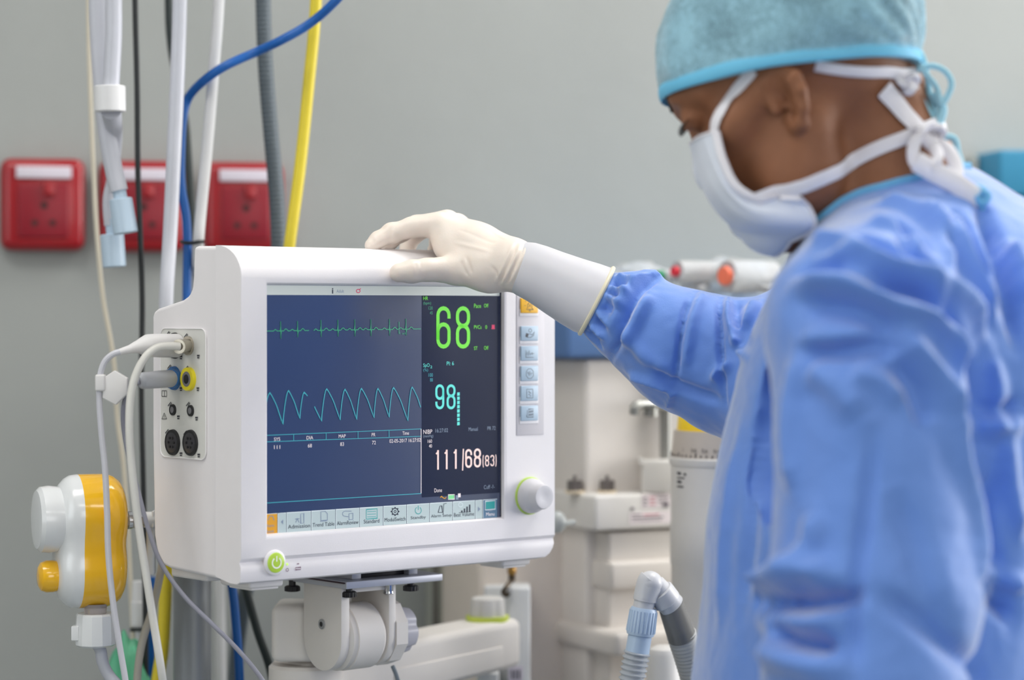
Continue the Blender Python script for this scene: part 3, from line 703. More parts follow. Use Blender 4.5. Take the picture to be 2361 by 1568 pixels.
# yoke
wY = .046
uYL0 = muz(787, 1400, wY)[0]; uYL1 = muz(806, 1400, wY)[0]
uYR0 = muz(897, 1400, wY)[0]; uYR1 = muz(913, 1400, wY)[0]
rY = .0315; zAx = muz(795, 1479, wY)[1]; wAx = wY + rY
def yoke(u0, u1, name, zt):
    pts = [(u0, wY, zt)] + [(u0, wAx - rY * math.cos(R(a)), zAx - rY * math.sin(R(a))) for a in range(0, 181, 10)] + [(u0, wY + 2 * rY, zt)]
    b = MB(); b.prism([LM @ Vector(p) for p in pts], UU * (u1 - u0), 0, r=.0008, seg=2)
    return b.build(name, m_cream, mnt)
yoke(uYL0, uYL1, 'yoke_plate', zPb); yoke(uYR0, uYR1, 'yoke_plate', zPb)
b = MB(); lbox(b, (uYL1, wY + .004, zPb - .006), (uYR0, wY + 2 * rY, zPb)); b.build('yoke_bridge', m_cream, mnt)
b = MB(); c = ML(uYL1 - .0005, wAx - .002, zAx); L = uYR0 - uYL1 + .001
b.lathe([(0, rY - .004), (.004, rY + .001), (.0045, rY - .001), (.010, rY + .0005), (.0105, rY + .0015), (L - .008, rY + .0012), (L, rY - .006)], c, UU, n=48)
b.build('pivot_drum', m_cream, mnt)
uc, zc = muz(743, 1439, wAx); wS, zS = ms(743, 1439, uYL0)
c = ML(uYL0, wS, zS); b = MB(); b.lathe([(-.001, .0052), (.0012, .005), (.0014, .0035)], c, -UU, 0, n=24); b.lathe([(.0013, .0028), (.0016, .0026)], c, -UU, 1, n=6)
b.build('socket_screw', [m_chrome, m_blackp], mnt)
b = MB(); x_, z_ = muz(896, 1365, wY + .004); c = ML(x_, wY + .004, 0); c.z = MO.z + zPb
b.lathe([(0, .0048), (.0075, .0048), (.0076, .0052), (.0095, .0054), (.0105, .0045)], c, (0, 0, -1), n=24); b.build('lock_pin', m_chrome, mnt)
# cap and knob beyond the right yoke plate
c = ML(uYR1, wAx, zAx + .002); b = MB(); b.lathe([(0, rY + .003), (.014, rY + .003), (.0165, rY - .002)], c, UU, n=10); b.build('end_cap', m_cream, mnt, sharp=25)
c = ML(uYR1 + .0165, wAx, zAx + .001); b = MB()
bm = bmesh.new(); n = 96; rows = [(0, 1.0), (.003, 1.0), (.014, .95), (.019, .9), (.0205, .8)]
ex = Vector((0, 0, 1)); ey = UU.cross(ex); vs = []; fs = []
for (t, k_) in rows:
    for k in range(n):
        a = 2 * math.pi * k / n; r_k = (.0245 - .0028 * max(0, math.cos(5 * a)) ** 2) * k_
        vs.append(c + UU * t + (ex * math.cos(a) + ey * math.sin(a)) * r_k)
for i in range(len(rows) - 1):
    for k in range(n): fs.append((i*n+k, i*n+(k+1) % n, (i+1)*n+(k+1) % n, (i+1)*n+k))
fs.append(tuple((len(rows)-1)*n+k for k in range(n))); fs.append(tuple(range(n))[::-1]); bm.free()
b.add(vs, fs, 0); b.build('tilt_knob', m_greyk, mnt)
# arm head behind the left yoke plate, the swivel under it and the long arm
uh0 = muz(628, 1450, wAx)[0]
# head: soft box pointing back-left of the yoke
hc = P(668, 1466, 2.40)
b = MB(); zt = P(650, 1393, 2.40).z; zb = P(650, 1524, 2.40).z
M_ = Matrix.Translation(Vector((P(628, 1, 2.42).x, 2.42, 0))) @ Matrix.Rotation(R(0), 4, 'Z')
xl = P(628, 1, 2.40).x; xr = P(860, 1, 2.40).x
b.rbox((xl, 2.385, zb), (xr, 2.455, zt), .008, seg=4); b.build('arm_head', m_cream, mnt)
# ---- long arm
arm = empty('support_arm', P(1130, 1500, 2.62), 0, 'long white articulated arm with lime ringed joint cap behind the mount', 'support arm')
S_ = P(700, 1580, 2.43); E_ = P(1120, 1485, 2.63)
d = (E_ - S_); dn = d.normalized(); hx = Vector((-dn.y, dn.x, 0)).normalized(); 
def armbox(h0, h1, wd, s0, s1, r, dz=0, off=0):
    A = S_ + dn * s0; B = S_ + dn * s1; bm = bmesh.new(); q = []
    for (C_, hh) in ((A, h0), (B, h1)):
        for sx, sz in ((-1, -1), (1, -1), (1, 1), (-1, 1)): q.append(bm.verts.new(C_ + hx * (sx * wd + off) + Vector((0, 0, sz * hh + dz))))
    for f in ((0,1,2,3), (7,6,5,4), (0,4,5,1), (1,5,6,2), (2,6,7,3), (3,7,4,0)): bm.faces.new([q[i] for i in f])
    bmesh.ops.recalc_face_normals(bm, faces=bm.faces[:]); bmesh.ops.bevel(bm, geom=bm.edges[:], offset=r, segments=4, profile=.5, affect='EDGES'); return bm
L = d.length
MB().bm(armbox(.030, .0265, .029, -.02, L + .028, .009)).build('arm_body', m_cream, arm)
MB().bm(armbox(.013, .011, .0012, .10, L - .005, .001, -.010, -.0295)).build('arm_cover', m_cream, arm)
c = P(700, 1541, 2.42); b = MB(); zz = P(700, 1529, 2.42).z
b.lathe([(0, .034), (.003, .037), (.05, .037)], (P(705, 1, 2.42).x, 2.42, zz), (0, 0, -1), n=40); b.build('swivel_joint', m_cream, arm)
c = P(1124, 1424, 2.63); b = MB(); b.lathe([(-.004, .0235), (.0022, .0235)], c, (0, 0, 1), n=40); b.build('joint_ring', mat('lime_joint_ring', (205, 220, 90), .4), arm)
b = MB(); n = 60; vs = []; fs = []
rows = [(.002, .0205), (.018, .0192), (.021, .018), (.0225, .014)]
for (t, r_) in rows:
    for k in range(n):
        a = 2 * math.pi * k / n; rr_ = r_ - .0015 * max(0, math.cos(6 * a)); vs.append(c + Vector((math.cos(a) * rr_, math.sin(a) * rr_, t)))
for i in range(len(rows) - 1):
    for k in range(n): fs.append((i*n+k, i*n+(k+1) % n, (i+1)*n+(k+1) % n, (i+1)*n+k))
fs.append(tuple(range(n))[::-1]); fs.append(tuple((len(rows)-1)*n+k for k in range(n)))
b.add(vs, fs); b.build('joint_cap', mat('cap_grey', (205, 203, 200), .5), arm)
b = MB(); b.tube([P(905, 1535, 2.42), P(915, 1560, 2.42), P(925, 1600, 2.42), P(935, 1660, 2.42), P(960, 1760, 2.45), P(1010, 1800, 2.5), P(1030, 1700, 2.56), P(1030, 1560, 2.60)], .0022, n=8); b.build('arm_cable', mat('cable_slate', (120, 130, 138), .5), arm)
# white mounting plate the arm is bolted to, standing down to the floor
pl_ = empty('mounting_column', Vector((P(1195, 1, 2.74).x, 2.74, 0)), 0, 'white steel column plate with lifting hook right of the support arm', 'mounting column')
m_whs = mat('white_steel', (214, 216, 218), .45)
xa, xb_, xc_ = P(1116, 1, 2.74).x, P(1172, 1, 2.72).x, P(1222, 1, 2.72).x
b = MB(); b.rbox((xa, 2.735, 0), (xc_, 2.79, P(1, 1351, 2.735).z), .003); b.build('back_plate', m_whs, pl_)
b = MB(); b.rbox((xb_, 2.68, 0), (xc_, 2.735, P(1, 1354, 2.69).z), .002); b.build('side_flange', m_whs, pl_)
b = MB(); b.rbox((P(1100, 1, 2.66).x, 2.655, P(1, 1530, 2.66).z - .06), (P(1150, 1, 2.66).x, 2.736, P(1, 1530, 2.66).z - .01), .002); b.build('arm_bracket', m_whs, pl_)
b = MB(); lx0 = P(1172, 1, 2.679).x; lx1 = P(1205, 1, 2.679).x
b.box((lx0, 2.6785, P(1, 1568, 2.679).z - .01), (lx1, 2.6802, P(1, 1536, 2.679).z), 0)
for k in range(3): b.box((lx0 + .003 + k * .004, 2.678, P(1, 1566, 2.679).z), (lx0 + .005 + k * .004, 2.6786, P(1, 1545, 2.679).z), 1)
b.build('label_sticker', [m_lab, m_line], pl_)
hk = MB(); q = P(1180, 1300, 2.70)
hk.tube([P(1180, 1235, 2.69), P(1181, 1290, 2.69), P(1180, 1340, 2.69)], .0038, n=10); hk.lathe([(0, .0042), (.004, .0052), (.008, .0042)], P(1180, 1325, 2.69), (0, 0, 1), 1)
hk.tube([P(1181, 1338, 2.69), P(1172, 1347, 2.68), P(1165, 1357, 2.675), P(1160, 1366, 2.675), P(1167, 1373, 2.675), P(1173, 1366, 2.675)], .0026, n=8, m=0)
hk.build('hook', [mat('dark_bronze', (70, 58, 44), .4, metal=.5), mat('brass', (170, 130, 70), .3, metal=.9)], pl_)
# ------------------------------------------------------------------ grey post left of the mount
post = empty('equipment_post', Vector((P(443, 1, 2.46).x, 2.46, 0)), 0, 'round grey metal post rising behind the lower left of the monitor', 'equipment post')
pc = Vector((P(443, 1, 2.46).x, 2.46, 0)); zt = P(1, 1180, 2.46).z
b = MB(); b.lathe([(.02, .0192), (zt - .002, .0192), (zt, .017)], pc, (0, 0, 1), n=40); b.build('tube', mat('post_grey', (146, 150, 154), .38, metal=.25, noise_amt=.02), post)
b = MB(); b.lathe([(0, .055), (.008, .055), (.012, .05), (.015, .024), (.03, .022)], pc, (0, 0, 1), n=48); b.build('foot_plate', mat('foot_grey', (90, 94, 98), .5), post)
# ------------------------------------------------------------------ hoses and cables
def corr(r, pitch, amp=.12): return lambda s, L: r * (1 + amp * math.sin(2 * math.pi * s / pitch))
def up(px, py, Y):                                      # from the frame top straight up to the ceiling
    q = P(px, py, Y); return [Vector((q.x, q.y, CEIL)), Vector((q.x, q.y, 2.2))]
def down(px, py, Y, dx=0):
    q = P(px, py, Y); return [Vector((q.x + dx * .5, q.y, .5)), Vector((q.x + dx, q.y, .012))]
def hose(name, label, cat, pts, rpx, m, top=True, bot=True, corrp=0, n=14, sub=8, group=None, lift=0):
    w = [P(*p) for p in pts]
    if top: w = up(*pts[0]) + w
    if bot: w = w + down(*pts[-1])
    r = rpx / F * (sum(p[2] for p in pts) / len(pts)); b = MB()
    if corrp:
        q = catmull(w, 8); tot = sum((q[i+1] - q[i]).length for i in range(len(q) - 1)); 
        # resample evenly so that the rings read
        step = corrp / 6; out = [q[0]]; acc = 0
        for i in range(len(q) - 1):
            a, c = q[i], q[i+1]; l = (c - a).length; t = step - acc
            while t <= l: out.append(a.lerp(c, t / l)); t += step
            acc = (l - (t - step))
        b.tube(out, r, n=n, rfun=corr(r, corrp, .035), smoothpath=False)
    else: b.tube(w, r, n=n, sub=sub)
    o = b.build(name, m, None); tag(o, label, cat, group); XF[o.name] = Matrix(); return o
m_beige = mat('beige_cable', (214, 206, 188), .5)
m_wtube = mat('frosted_white_tube', (206, 208, 218), .4, trans=.15)
m_wtube2 = mat('white_tube', (222, 222, 224), .45)
m_blk = mat('black_cable', (26, 30, 32), .45)
m_dkg = mat('dark_green_black_hose', (32, 42, 42), .5)
m_grh = mat('slate_hose', (88, 98, 106), .5)
m_yel = mat('yellow_hose', (218, 198, 48), .42)
m_blu = mat('blue_hose', (2, 88, 168), .38)
m_cbl = mat('pale_blue_plastic', (182, 202, 220), .4)
hose('cable', 'thin beige cable hanging left of the white tubes and behind the yellow regulator', 'cable', [(204,-30,2.6),(205,100,2.6),(210,260,2.6),(216,400,2.6),(222,520,2.6),(238,690,2.6),(256,790,2.6),(266,870,2.6),(270,960,2.6),(283,1060,2.6),(292,1180,2.6),(300,1330,2.6),(306,1450,2.6),(312,1590,2.6)], 5.6, m_beige)
hose('cable', 'black cable hanging straight down between hanging white tubes and monitor', 'cable', [(311,-30,2.56),(316,200,2.56),(318,400,2.56),(324,560,2.56),(328,700,2.56),(326,900,2.56),(330,1100,2.56),(334,1300,2.56),(336,1590,2.56)], 6.6, m_blk)
hose('hose', 'black hose behind the wide white tube, reappearing below the monitor', 'hose', [(388,-30,2.66),(394,100,2.66),(410,190,2.66),(427,280,2.66),(436,400,2.65),(444,520,2.64),(452,640,2.62),(475,900,2.6),(530,1200,2.55),(562,1340,2.54),(592,1450,2.54),(632,1590,2.54)], 9.5, m_dkg)
hose('hose', 'wide frosted white tube hanging behind the left edge of the monitor', 'hose', [(415,-30,2.5),(410,150,2.5),(401,350,2.5),(391,560,2.5),(383,700,2.48),(385,900,2.48),(400,1200,2.5),(430,1450,2.52)], 17, m_wtube)
hose('hose', 'narrow white tube running down to the top left corner of monitor', 'hose', [(506,-30,2.55),(492,170,2.55),(477,350,2.55),(464,480,2.55),(457,570,2.55),(458,800,2.66),(500,1200,2.68),(510,1590,2.68)], 13, m_wtube2)
hose('hose', 'slate grey corrugated hose passing behind the blue hose', 'hose', [(606,-30,2.62),(612,150,2.62),(624,300,2.62),(637,450,2.62),(642,570,2.62),(640,900,2.64),(600,1200,2.66),(560,1400,2.72),(540,1590,2.76)], 17.5, m_grh, corrp=.005)
hose('hose', 'bright yellow hose running down behind the top of monitor', 'hose', [(730,-30,2.56),(711,200,2.56),(690,400,2.56),(667,570,2.56),(640,800,2.58),(560,1200,2.60),(476,1330,2.60),(452,1420,2.60),(440,1590,2.60)], 13.5, m_yel)
b_ = hose('hose', 'bright blue hose curving from top right down behind the monitor', 'hose', [(1010,-520,2.50),(960,-300,2.50),(880,-130,2.50),(785,-10,2.50),(715,54,2.52),(650,92,2.52),(590,120,2.54),(520,152,2.53),(475,182,2.535),(433,228,2.56),(422,270,2.56),(417,350,2.56),(418,430,2.56),(429,500,2.56),(432,570,2.56),(431,680,2.56),(440,900,2.50),(500,1200,2.50),(533,1340,2.50),(545,1450,2.50),(553,1590,2.50)], 10.5, m_blu)
tie = MB(); tie.tube([P(418, 557, 2.552), P(426, 560, 2.543), P(446, 560, 2.536), P(458, 558, 2.536), P(470, 557, 2.540)], .002, n=8)
tag(tie.build('cable_tie', m_blk), 'thin black cable tie around the blue hose just above the monitor', 'cable tie')
hose('hose', 'yellow hose left of the grey post at the bottom', 'hose', [(384,1290,2.52),(380,1400,2.52),(374,1500,2.52),(362,1590,2.52)], 15, m_yel, top=False)
hose('hose', 'blue hose at bottom left behind the crossing beige tube', 'hose', [(350,1330,2.6),(347,1450,2.6),(350,1590,2.6)], 9, m_blu, top=False)
hose('hose', 'curved beige tube crossing in front of the yellow hose, bottom left', 'hose', [(385,1230,2.44),(372,1310,2.42),(353,1400,2.42),(328,1480,2.42),(318,1545,2.42),(316,1590,2.42)], 9, mat('beige_tube', (186, 180, 168), .45), top=False)
hose('hose', 'white tube hanging at bottom left behind the cables', 'hose', [(322,1350,2.62),(322,1400,2.62),(322,1470,2.62),(320,1590,2.62)], 14, m_wtube2, top=False)
# two white tubes with pale blue end connectors
ta = empty('breathing_tube', P(285, 538, 2.50), 0, 'hanging white tube with pale blue end connector, ending higher', 'breathing tube', 'hanging white breathing tubes')
b = MB(); w = up(224, -30, 2.5) + [P(*p) for p in ((224,-30,2.5),(226,60,2.5),(234,180,2.5),(246,300,2.5),(262,390,2.5),(274,440,2.5))]; r_ = 18.5 / F * 2.5
b.tube(w, r_, rfun=lambda s, L: r_ * (.9 + .25 * min(1, max(0, s / L)) ** 2)); b.build('tube', m_wtube, ta)
b = MB(); a0, a1, a2 = P(272, 425, 2.5), P(278, 458, 2.5), P(290, 538, 2.5); b.cyl(a0, a1, .0068, .0072); b.cyl(a1, a2, .0120, .0128, ch=.001); b.build('end_connector', m_cbl, ta)
tb = empty('breathing_tube', P(264, 616, 2.53), 0, 'hanging white tube with pale blue end connector, ending lower', 'breathing tube', 'hanging white breathing tubes')
b = MB(); w = up(262, -30, 2.47) + [P(*p) for p in ((262,-30,2.47),(262,80,2.47),(256,200,2.468))]; r_ = 19 / F * 2.53; b.tube(w, r_)
b.tube([P(*p) for p in ((256,255,2.47),(266,320,2.51),(262,400,2.53),(250,460,2.53),(253,520,2.53))], r_ * .8, rfun=lambda s, L: r_ * (1.25 - .55 * min(1, s / L * 2.2)))
b.build('tube', m_wtube, tb)
b = MB(); b.cyl(P(253, 198, 2.468), P(254, 258, 2.468), .0160, .0160, ch=.001); b.build('tube_coupling', m_wtube2, tb)
b = MB(); b.cyl(P(254, 505, 2.53), P(258, 541, 2.53), .0058); b.cyl(P(258, 540, 2.53), P(264, 616, 2.53), .0125, .0122, ch=.001); b.build('end_connector', m_cbl, tb)
# connector on the lower white tube
b = MB(); c0, c1, c2 = P(319, 1340, 2.60), P(319, 1385, 2.60), P(318, 1445, 2.60); b.cyl(c0, c1, .0065, .0075); b.cyl(c1, c2, .0082, .0075, ch=.001); b.cyl(P(300, 1452, 2.59), P(344, 1452, 2.59), .0022, m=1)
tag(b.build('tube_connector', [m_wtube2, m_blk]), 'white plastic tube connector with dark clip at bottom left', 'tube connector')
# green bag at the bottom left
bm = bmesh.new(); bmesh.ops.create_uvsphere(bm, u_segments=40, v_segments=28, radius=1)
c = P(292, 1620, 2.56)
for v in bm.verts:
    p = v.co; f = 1 + .10 * noise.noise(p * 2.3) + .05 * math.sin(p.x * 9 + p.z * 3)
    v.co = Vector((p.x * .028 * f * (1 - .35 * max(0, p.z)), p.y * .024 * f, p.z * .072 * f)) + c
b = MB(); b.bm(bm); gb = b.build('breathing_bag', mat('green_rubber', (86, 168, 132), .45)); tag(gb, 'green rubber breathing bag at the bottom left corner behind the tubes', 'breathing bag')
XF[gb.name] = Matrix()
# ------------------------------------------------------------------ cables plugged into the monitor
m_plug = mat('white_plug', (222, 220, 220), .42); m_ecg = mat('white_grey_cable', (204, 204, 212), .42); m_pgrey = mat('plug_grey', (178, 180, 186), .42)
def ps(px, py, out): return LM @ sp(px, py, out)
ecg = empty('monitor_cable', ps(405, 797, 0), 0, 'white cable with fat tapered plug looping down in front of the regulator', 'cable')
n_out = -UU
base_ = LM @ sp(409, 797, .002)
def depth_of(v): return v.y
Yb = base_.y
b = MB(); pts = [base_, P(375, 797, Yb - .012), P(340, 797, Yb - .025), P(318, 800, Yb - .033), P(300, 805, Yb - .038), P(275, 812, Yb - .043)]
rr_ = [.0112, .0112, .0106, .0062, .0040, .0030]
def plug(b, pts, rr, m=0, sub=6, n=20):
    L = [0]
    for i in range(1, len(pts)): L.append(L[-1] + (pts[i] - pts[i-1]).length)
    b.tube(pts, .01, m, n=n, sub=sub, rfun=lambda s, T: float(np.interp(s / T, [l / L[-1] for l in L], rr)))
plug(b, pts, rr_); b.build('plug', m_plug, ecg)
b = MB(); y = Yb - .043
b.tube([P(278, 811, y), P(262, 816, y), P(243, 832, y), P(231, 865, y), P(229, 920, y), P(234, 1000, y), P(242, 1080, y), P(247, 1180, y), P(250, 1280, y), P(262, 1400, y), P(276, 1490, y), P(292, 1590, y), P(300, 1700, y), P(300, 1900, y), Vector((P(300, 1, y).x, y, .4)), Vector((P(300, 1, y).x - .02, y, .012))], .0029, n=10)
cab = b.build('cord', m_ecg, ecg); 
b = MB(); q = P(236, 882, y); b.rbox((P(221, 1, y).x, y - .006, P(1, 902, y).z), (P(244, 1, y).x, y + .006, P(1, 863, y).z), .002)
hx0 = [P(x, yy, y - .004) for x, yy in ((240, 870), (264, 854), (294, 872), (294, 908), (266, 934), (236, 918))]
b.prism(hx0, (0, .008, 0), r=.001); b.build('cable_clip', m_plug, ecg)
# air hose with metal end
nb = empty('air_hose', ps(437, 797, 0), 0, 'off white air hose with metal end curving over the grey plug', 'air hose')
b0 = LM @ sp(437, 797, 0.0); yb = b0.y
b = MB(); plug(b, [b0, P(425, 797, yb - .012), P(412, 799, yb - .022)], [.0062, .0058, .0056]); b.cyl(P(417, 798, yb - .018), P(412, 799, yb - .022), .0068); b.build('metal_end', m_met, nb)
b = MB(); y = yb - .026
b.tube([P(414, 799, y + .004), P(395, 798, y), P(365, 801, y - .005), P(338, 820, y - .01), P(315, 860, y - .015), P(302, 910, y - .018), P(298, 980, y - .02), P(304, 1080, y - .02), P(318, 1200, y - .02), P(336, 1320, y - .02), P(355, 1440, y - .02), P(374, 1560, y - .02), P(385, 1660, y), P(390, 1850, y), Vector((P(390, 1, y).x, y, .4)), Vector((P(380, 1, y).x, y, .012))], .0038, n=12)
b.build('hose', mat('offwhite_hose', (216, 214, 208), .4), nb)
# grey plug with blue ring
gp = empty('sensor_cable', ps(404, 872, 0), 0, 'thin grey cable with grey round plug and blue ring', 'cable')
b0 = LM @ sp(405, 872, .001); y = b0.y
b = MB(); plug(b, [b0, P(393, 873, y - .008)], [.0093, .0093]); b.build('plug_ring', mat('ring_blue', (52, 112, 175), .35), gp)
b = MB(); plug(b, [P(394, 873, y - .007), P(365, 875, y - .024), P(340, 877, y - .036), P(326, 878, y - .042), P(320, 880, y - .044)], [.0083, .0083, .0080, .0076, .0055]); b.build('plug', m_pgrey, gp)
b = MB(); y2 = y - .045
b.tube([P(322, 880, y2), P(308, 884, y2), P(296, 900, y2), P(286, 930, y2 + .005), P(284, 970, y2 + .01), P(294, 1040, y2 + .01), P(318, 1130, y2), P(342, 1220, y2), P(372, 1300, y2), P(425, 1375, y2), P(490, 1440, y2), P(550, 1500, y2), P(605, 1568, y2), P(650, 1650, y2), P(690, 1800, y2), Vector((P(700, 1, y2).x, y2, .5)), Vector((P(710, 1, y2).x, y2, .012))], .0022, n=10)
b.build('cord', mat('cord_grey', (150, 150, 162), .45), gp)
# ------------------------------------------------------------------ yellow and white regulator
YR = 2.36
reg = empty('suction_regulator', P(300, 1200, YR), 0, 'yellow and white suction regulator with yellow knob left of the monitor', 'regulator')
m_yp = mat('yellow_glossy_plastic', (255, 194, 30), .16, coat=.6); m_wp = mat('white_glossy_plastic', (232, 234, 236), .2, coat=.4)
k_ = YR / F
AXr = Vector((-math.cos(R(22)), -math.sin(R(22)), 0))   # faces left and slightly towards the viewer
AYr = Vector((-AXr.y, AXr.x, 0))
OR_ = P(283, 1245, YR)
def rl(px, s, z_px):  # helper: position along axis by pixel column
    return None
def shell(x0, x1, name, m, ra0, ra1, rz=None):
    """figure-eight shell between two pixel columns, rounded at the ends listed in the profile"""
    prof_ = []
    L = (x0 - x1) * k_ / math.cos(R(22))
    st = (283 - x0) * k_ / math.cos(R(22))
    for t, q in ra0: prof_.append((st + t * L, q))
    n = 72; vs = []; fs = []
    c1, r1 = (1178 , 91), 0
    def outline(a):
        # polar radius of the union of two discs, smooth waist
        dx, dz = math.cos(a), math.sin(a); best = 0
        zc = 1245
        for (cz, r) in ((1182, 93), (1248, 82), (1316, 84)):
            oz = (zc - cz)                                # disc centre above the origin
            bq = -dz * oz; cq = oz * oz - r * r; disc = bq * bq - cq
            if disc > 0: best = max(best, -bq + math.sqrt(disc))
        return best
    rad = [outline(2 * math.pi * k / n) for k in range(n)]
    for _ in range(9): rad = [(rad[k-1] + 2 * rad[k] + rad[(k+1) % n]) / 4 for k in range(n)]
    for (t, q) in prof_:
        for k in range(n):
            a = 2 * math.pi * k / n; rr = rad[k] * k_ - q
            vs.append(OR_ + AXr * t + AYr * (math.cos(a) * rr) + Vector((0, 0, math.sin(a) * rr)))
    for i in range(len(prof_) - 1):
        for k in range(n): fs.append((i*n+k, i*n+(k+1) % n, (i+1)*n+(k+1) % n, (i+1)*n+k))
    fs.append(tuple(range(n))[::-1]); fs.append(tuple((len(prof_)-1)*n+k for k in range(n)))
    b = MB(); b.add(vs, fs); return b.build(name, m, reg, sharp=50)
shell(283, 185, 'rear_shell', m_yp, [(0, .020), (.04, .012), (.12, .006), (.25, .002), (.4, 0), (1, 0)], None)
shell(185, 140, 'front_cover', m_wp, [(0, .0), (.35, .001), (.6, .004), (.85, .010), (1, .018)], None)
b = MB(); s0 = (283 - 150) * k_ / math.cos(R(22)); zc = P(1, 1192, YR).z
b.lathe([(0, .031), (.012, .0325), (.020, .0315), (.0235, .028), (.0245, .02)], Vector((OR_.x, OR_.y, zc)) + AXr * s0, AXr, n=48); b.build('gauge', m_wp, reg)
b = MB(); zc = P(1, 1322, YR).z; s0 = (283 - 145) * k_ / math.cos(R(22))
b.lathe([(0, .0145), (.006, .0155), (.012, .0155), (.017, .0135), (.0195, .009), (.020, .004)], Vector((OR_.x, OR_.y, zc)) + AXr * s0, AXr, n=36); b.build('knob', m_yp, reg)
# fitting behind
b = MB(); zc = P(1, 1200, YR).z; c = Vector((OR_.x, OR_.y, zc)); b.lathe([(-.026, .046), (-.014, .034), (.0, .013), (.003, .011)], c - AXr * .0, -AXr, n=4, ref=(0, .3, 1)); b.build('rear_cone', m_yp, reg)
b = MB(); b.lathe([(.002, .0085), (.006, .0085), (.007, .0078), (.016, .0078), (.017, .0068), (.021, .0068)], c, -AXr, n=6); b.lathe([(.005, .0088), (.0085, .0088)], c, -AXr, n=24); b.build('metal_fitting', m_chrome, reg)
zt = P(1, 1396, YR).z; cx_ = P(228, 1, YR); c = Vector((cx_.x, YR - .02, zt)); kk = k_
b = MB(); b.lathe([(-.004, .0115), (.006, .0105), (.010, .0100)], c, (0, 0, -1), n=32); b.build('clear_neck', mat('clear_plastic', (225, 215, 215), .12, trans=.6), reg)
b = MB(); b.lathe([(.005, .0175), (.007, .0188), (.030, .0200), (.035, .0195), (.037, .0165)], c, (0, 0, -1), n=12)
b.rbox((c.x - .021, c.y - .014, c.z - .03), (c.x - .014, c.y + .0, c.z - .016), .001); b.build('drain_cap', m_wp, reg, sharp=25)
b = MB(); b.tube([c + Vector((.001, 0, -.034)), P(232, 1500, YR - .02), P(236, 1525, YR - .02), P(250, 1556, YR - .02), P(275, 1585, YR - .02), P(300, 1620, YR), P(305, 1750, YR + .02), P(305, 2000, YR + .04), Vector((P(305, 1, YR).x, YR + .04, .4)), Vector((P(300, 1, YR).x, YR + .04, .012))], .0058, n=14); b.build('drain_tube', m_wtube, reg)
br = empty('rail_bracket', P(352, 1240, 2.38), 0, 'white angled bracket holding the yellow regulator beside the monitor', 'bracket')
zc = P(1, 1200, YR).z; e0 = Vector((OR_.x, OR_.y, zc)) - AXr * .021
b = MB(); b.cyl(e0, e0 - AXr * .012, .0078, .0078); b.build('receiver', m_wp, br)
x0 = e0.x + .008; b = MB(); b.rbox((x0, e0.y - .004, zc - .0075), (P(368, 1, 2.40).x, e0.y + .016, zc + .009), .003)
b.rbox((P(343, 1, 2.39).x, e0.y + .004, P(1, 1322, 2.39).z), (P(362, 1, 2.39).x, e0.y + .016, zc + .006), .002); 
b.rbox((P(350, 1, 2.40).x, e0.y + .010, zc - .012), (P(440, 1, 2.44).x, 2.46, zc + .006), .002); b.build('bracket_plate', m_wp, br)
# ------------------------------------------------------------------ machine standing behind on the right
class Fr:
    def __init__(s, px, Y, th): s.o = Vector((P(px, 1, Y).x, Y, 0)); s.th = th; s.U = Vector((math.cos(th), math.sin(th), 0)); s.W = Vector((-math.sin(th), math.cos(th), 0)); s.M = Matrix.Translation(s.o) @ Matrix.Rotation(th, 4, 'Z')
    def f(s, px, py, w=0):
        d = Vector(((px - CX) / F, 1, (HZ - py) / F)); o = EYE0; t = (s.o + s.W * w - o).dot(s.W) / d.dot(s.W); q = o + d * t - s.o; return q.dot(s.U), q.z
    def s(s, px, py, u=0):
        d = Vector(((px - CX) / F, 1, (HZ - py) / F)); o = EYE0; t = (s.o + s.U * u - o).dot(s.U) / d.dot(s.U); q = o + d * t - s.o; return q.dot(s.W), q.z
    def box(s, mb, u0, u1, w0, w1, z0, z1, r=.004, m=0): return mb.rbox((u0, w0, z0), (u1, w1, z1), r, m, s.M)
EYE0 = Vector((0, 0, H))
m_bg = mat('beige_enamel', (218, 212, 206), .5, noise_amt=.015); m_bg2 = mat('beige_enamel_dark', (216, 206, 196), .5); m_bg3 = mat('offwhite_enamel', (222, 219, 215), .45)
m_bl = mat('tray_blue', (84, 118, 168), .5); m_gm = mat('grey_metal', (150, 150, 146), .35, metal=.6)
T2 = R(28)
fr = Fr(1350, 2.74, T2)
mach = empty('anaesthesia_machine', fr.o, T2, 'beige anaesthesia machine with blue top tray between monitor and person', 'anaesthesia machine')
z828 = fr.f(1350, 827)[1]
w_, _ = fr.s(1262, 900, 0)
b = MB(); fr.box(b, 0, .40, 0, .26, .30, z828, .006); b.build('upper_cabinet', m_bg, mach)
zt_ = fr.f(1600, 677, -.03)[1]; zb_ = fr.f(1350, 825, -.03)[1]
b = MB(); fr.box(b, -.03, .46, -.012, .27, z828 + .0005, zt_ - .006, .006); b.build('top_tray', m_bl, mach)
b = MB(); fr.box(b, -.033, .463, -.015, .273, zt_ - .007, zt_, .002); b.build('tray_rim', mat('tray_rim_pale', (176, 196, 222), .4), mach)
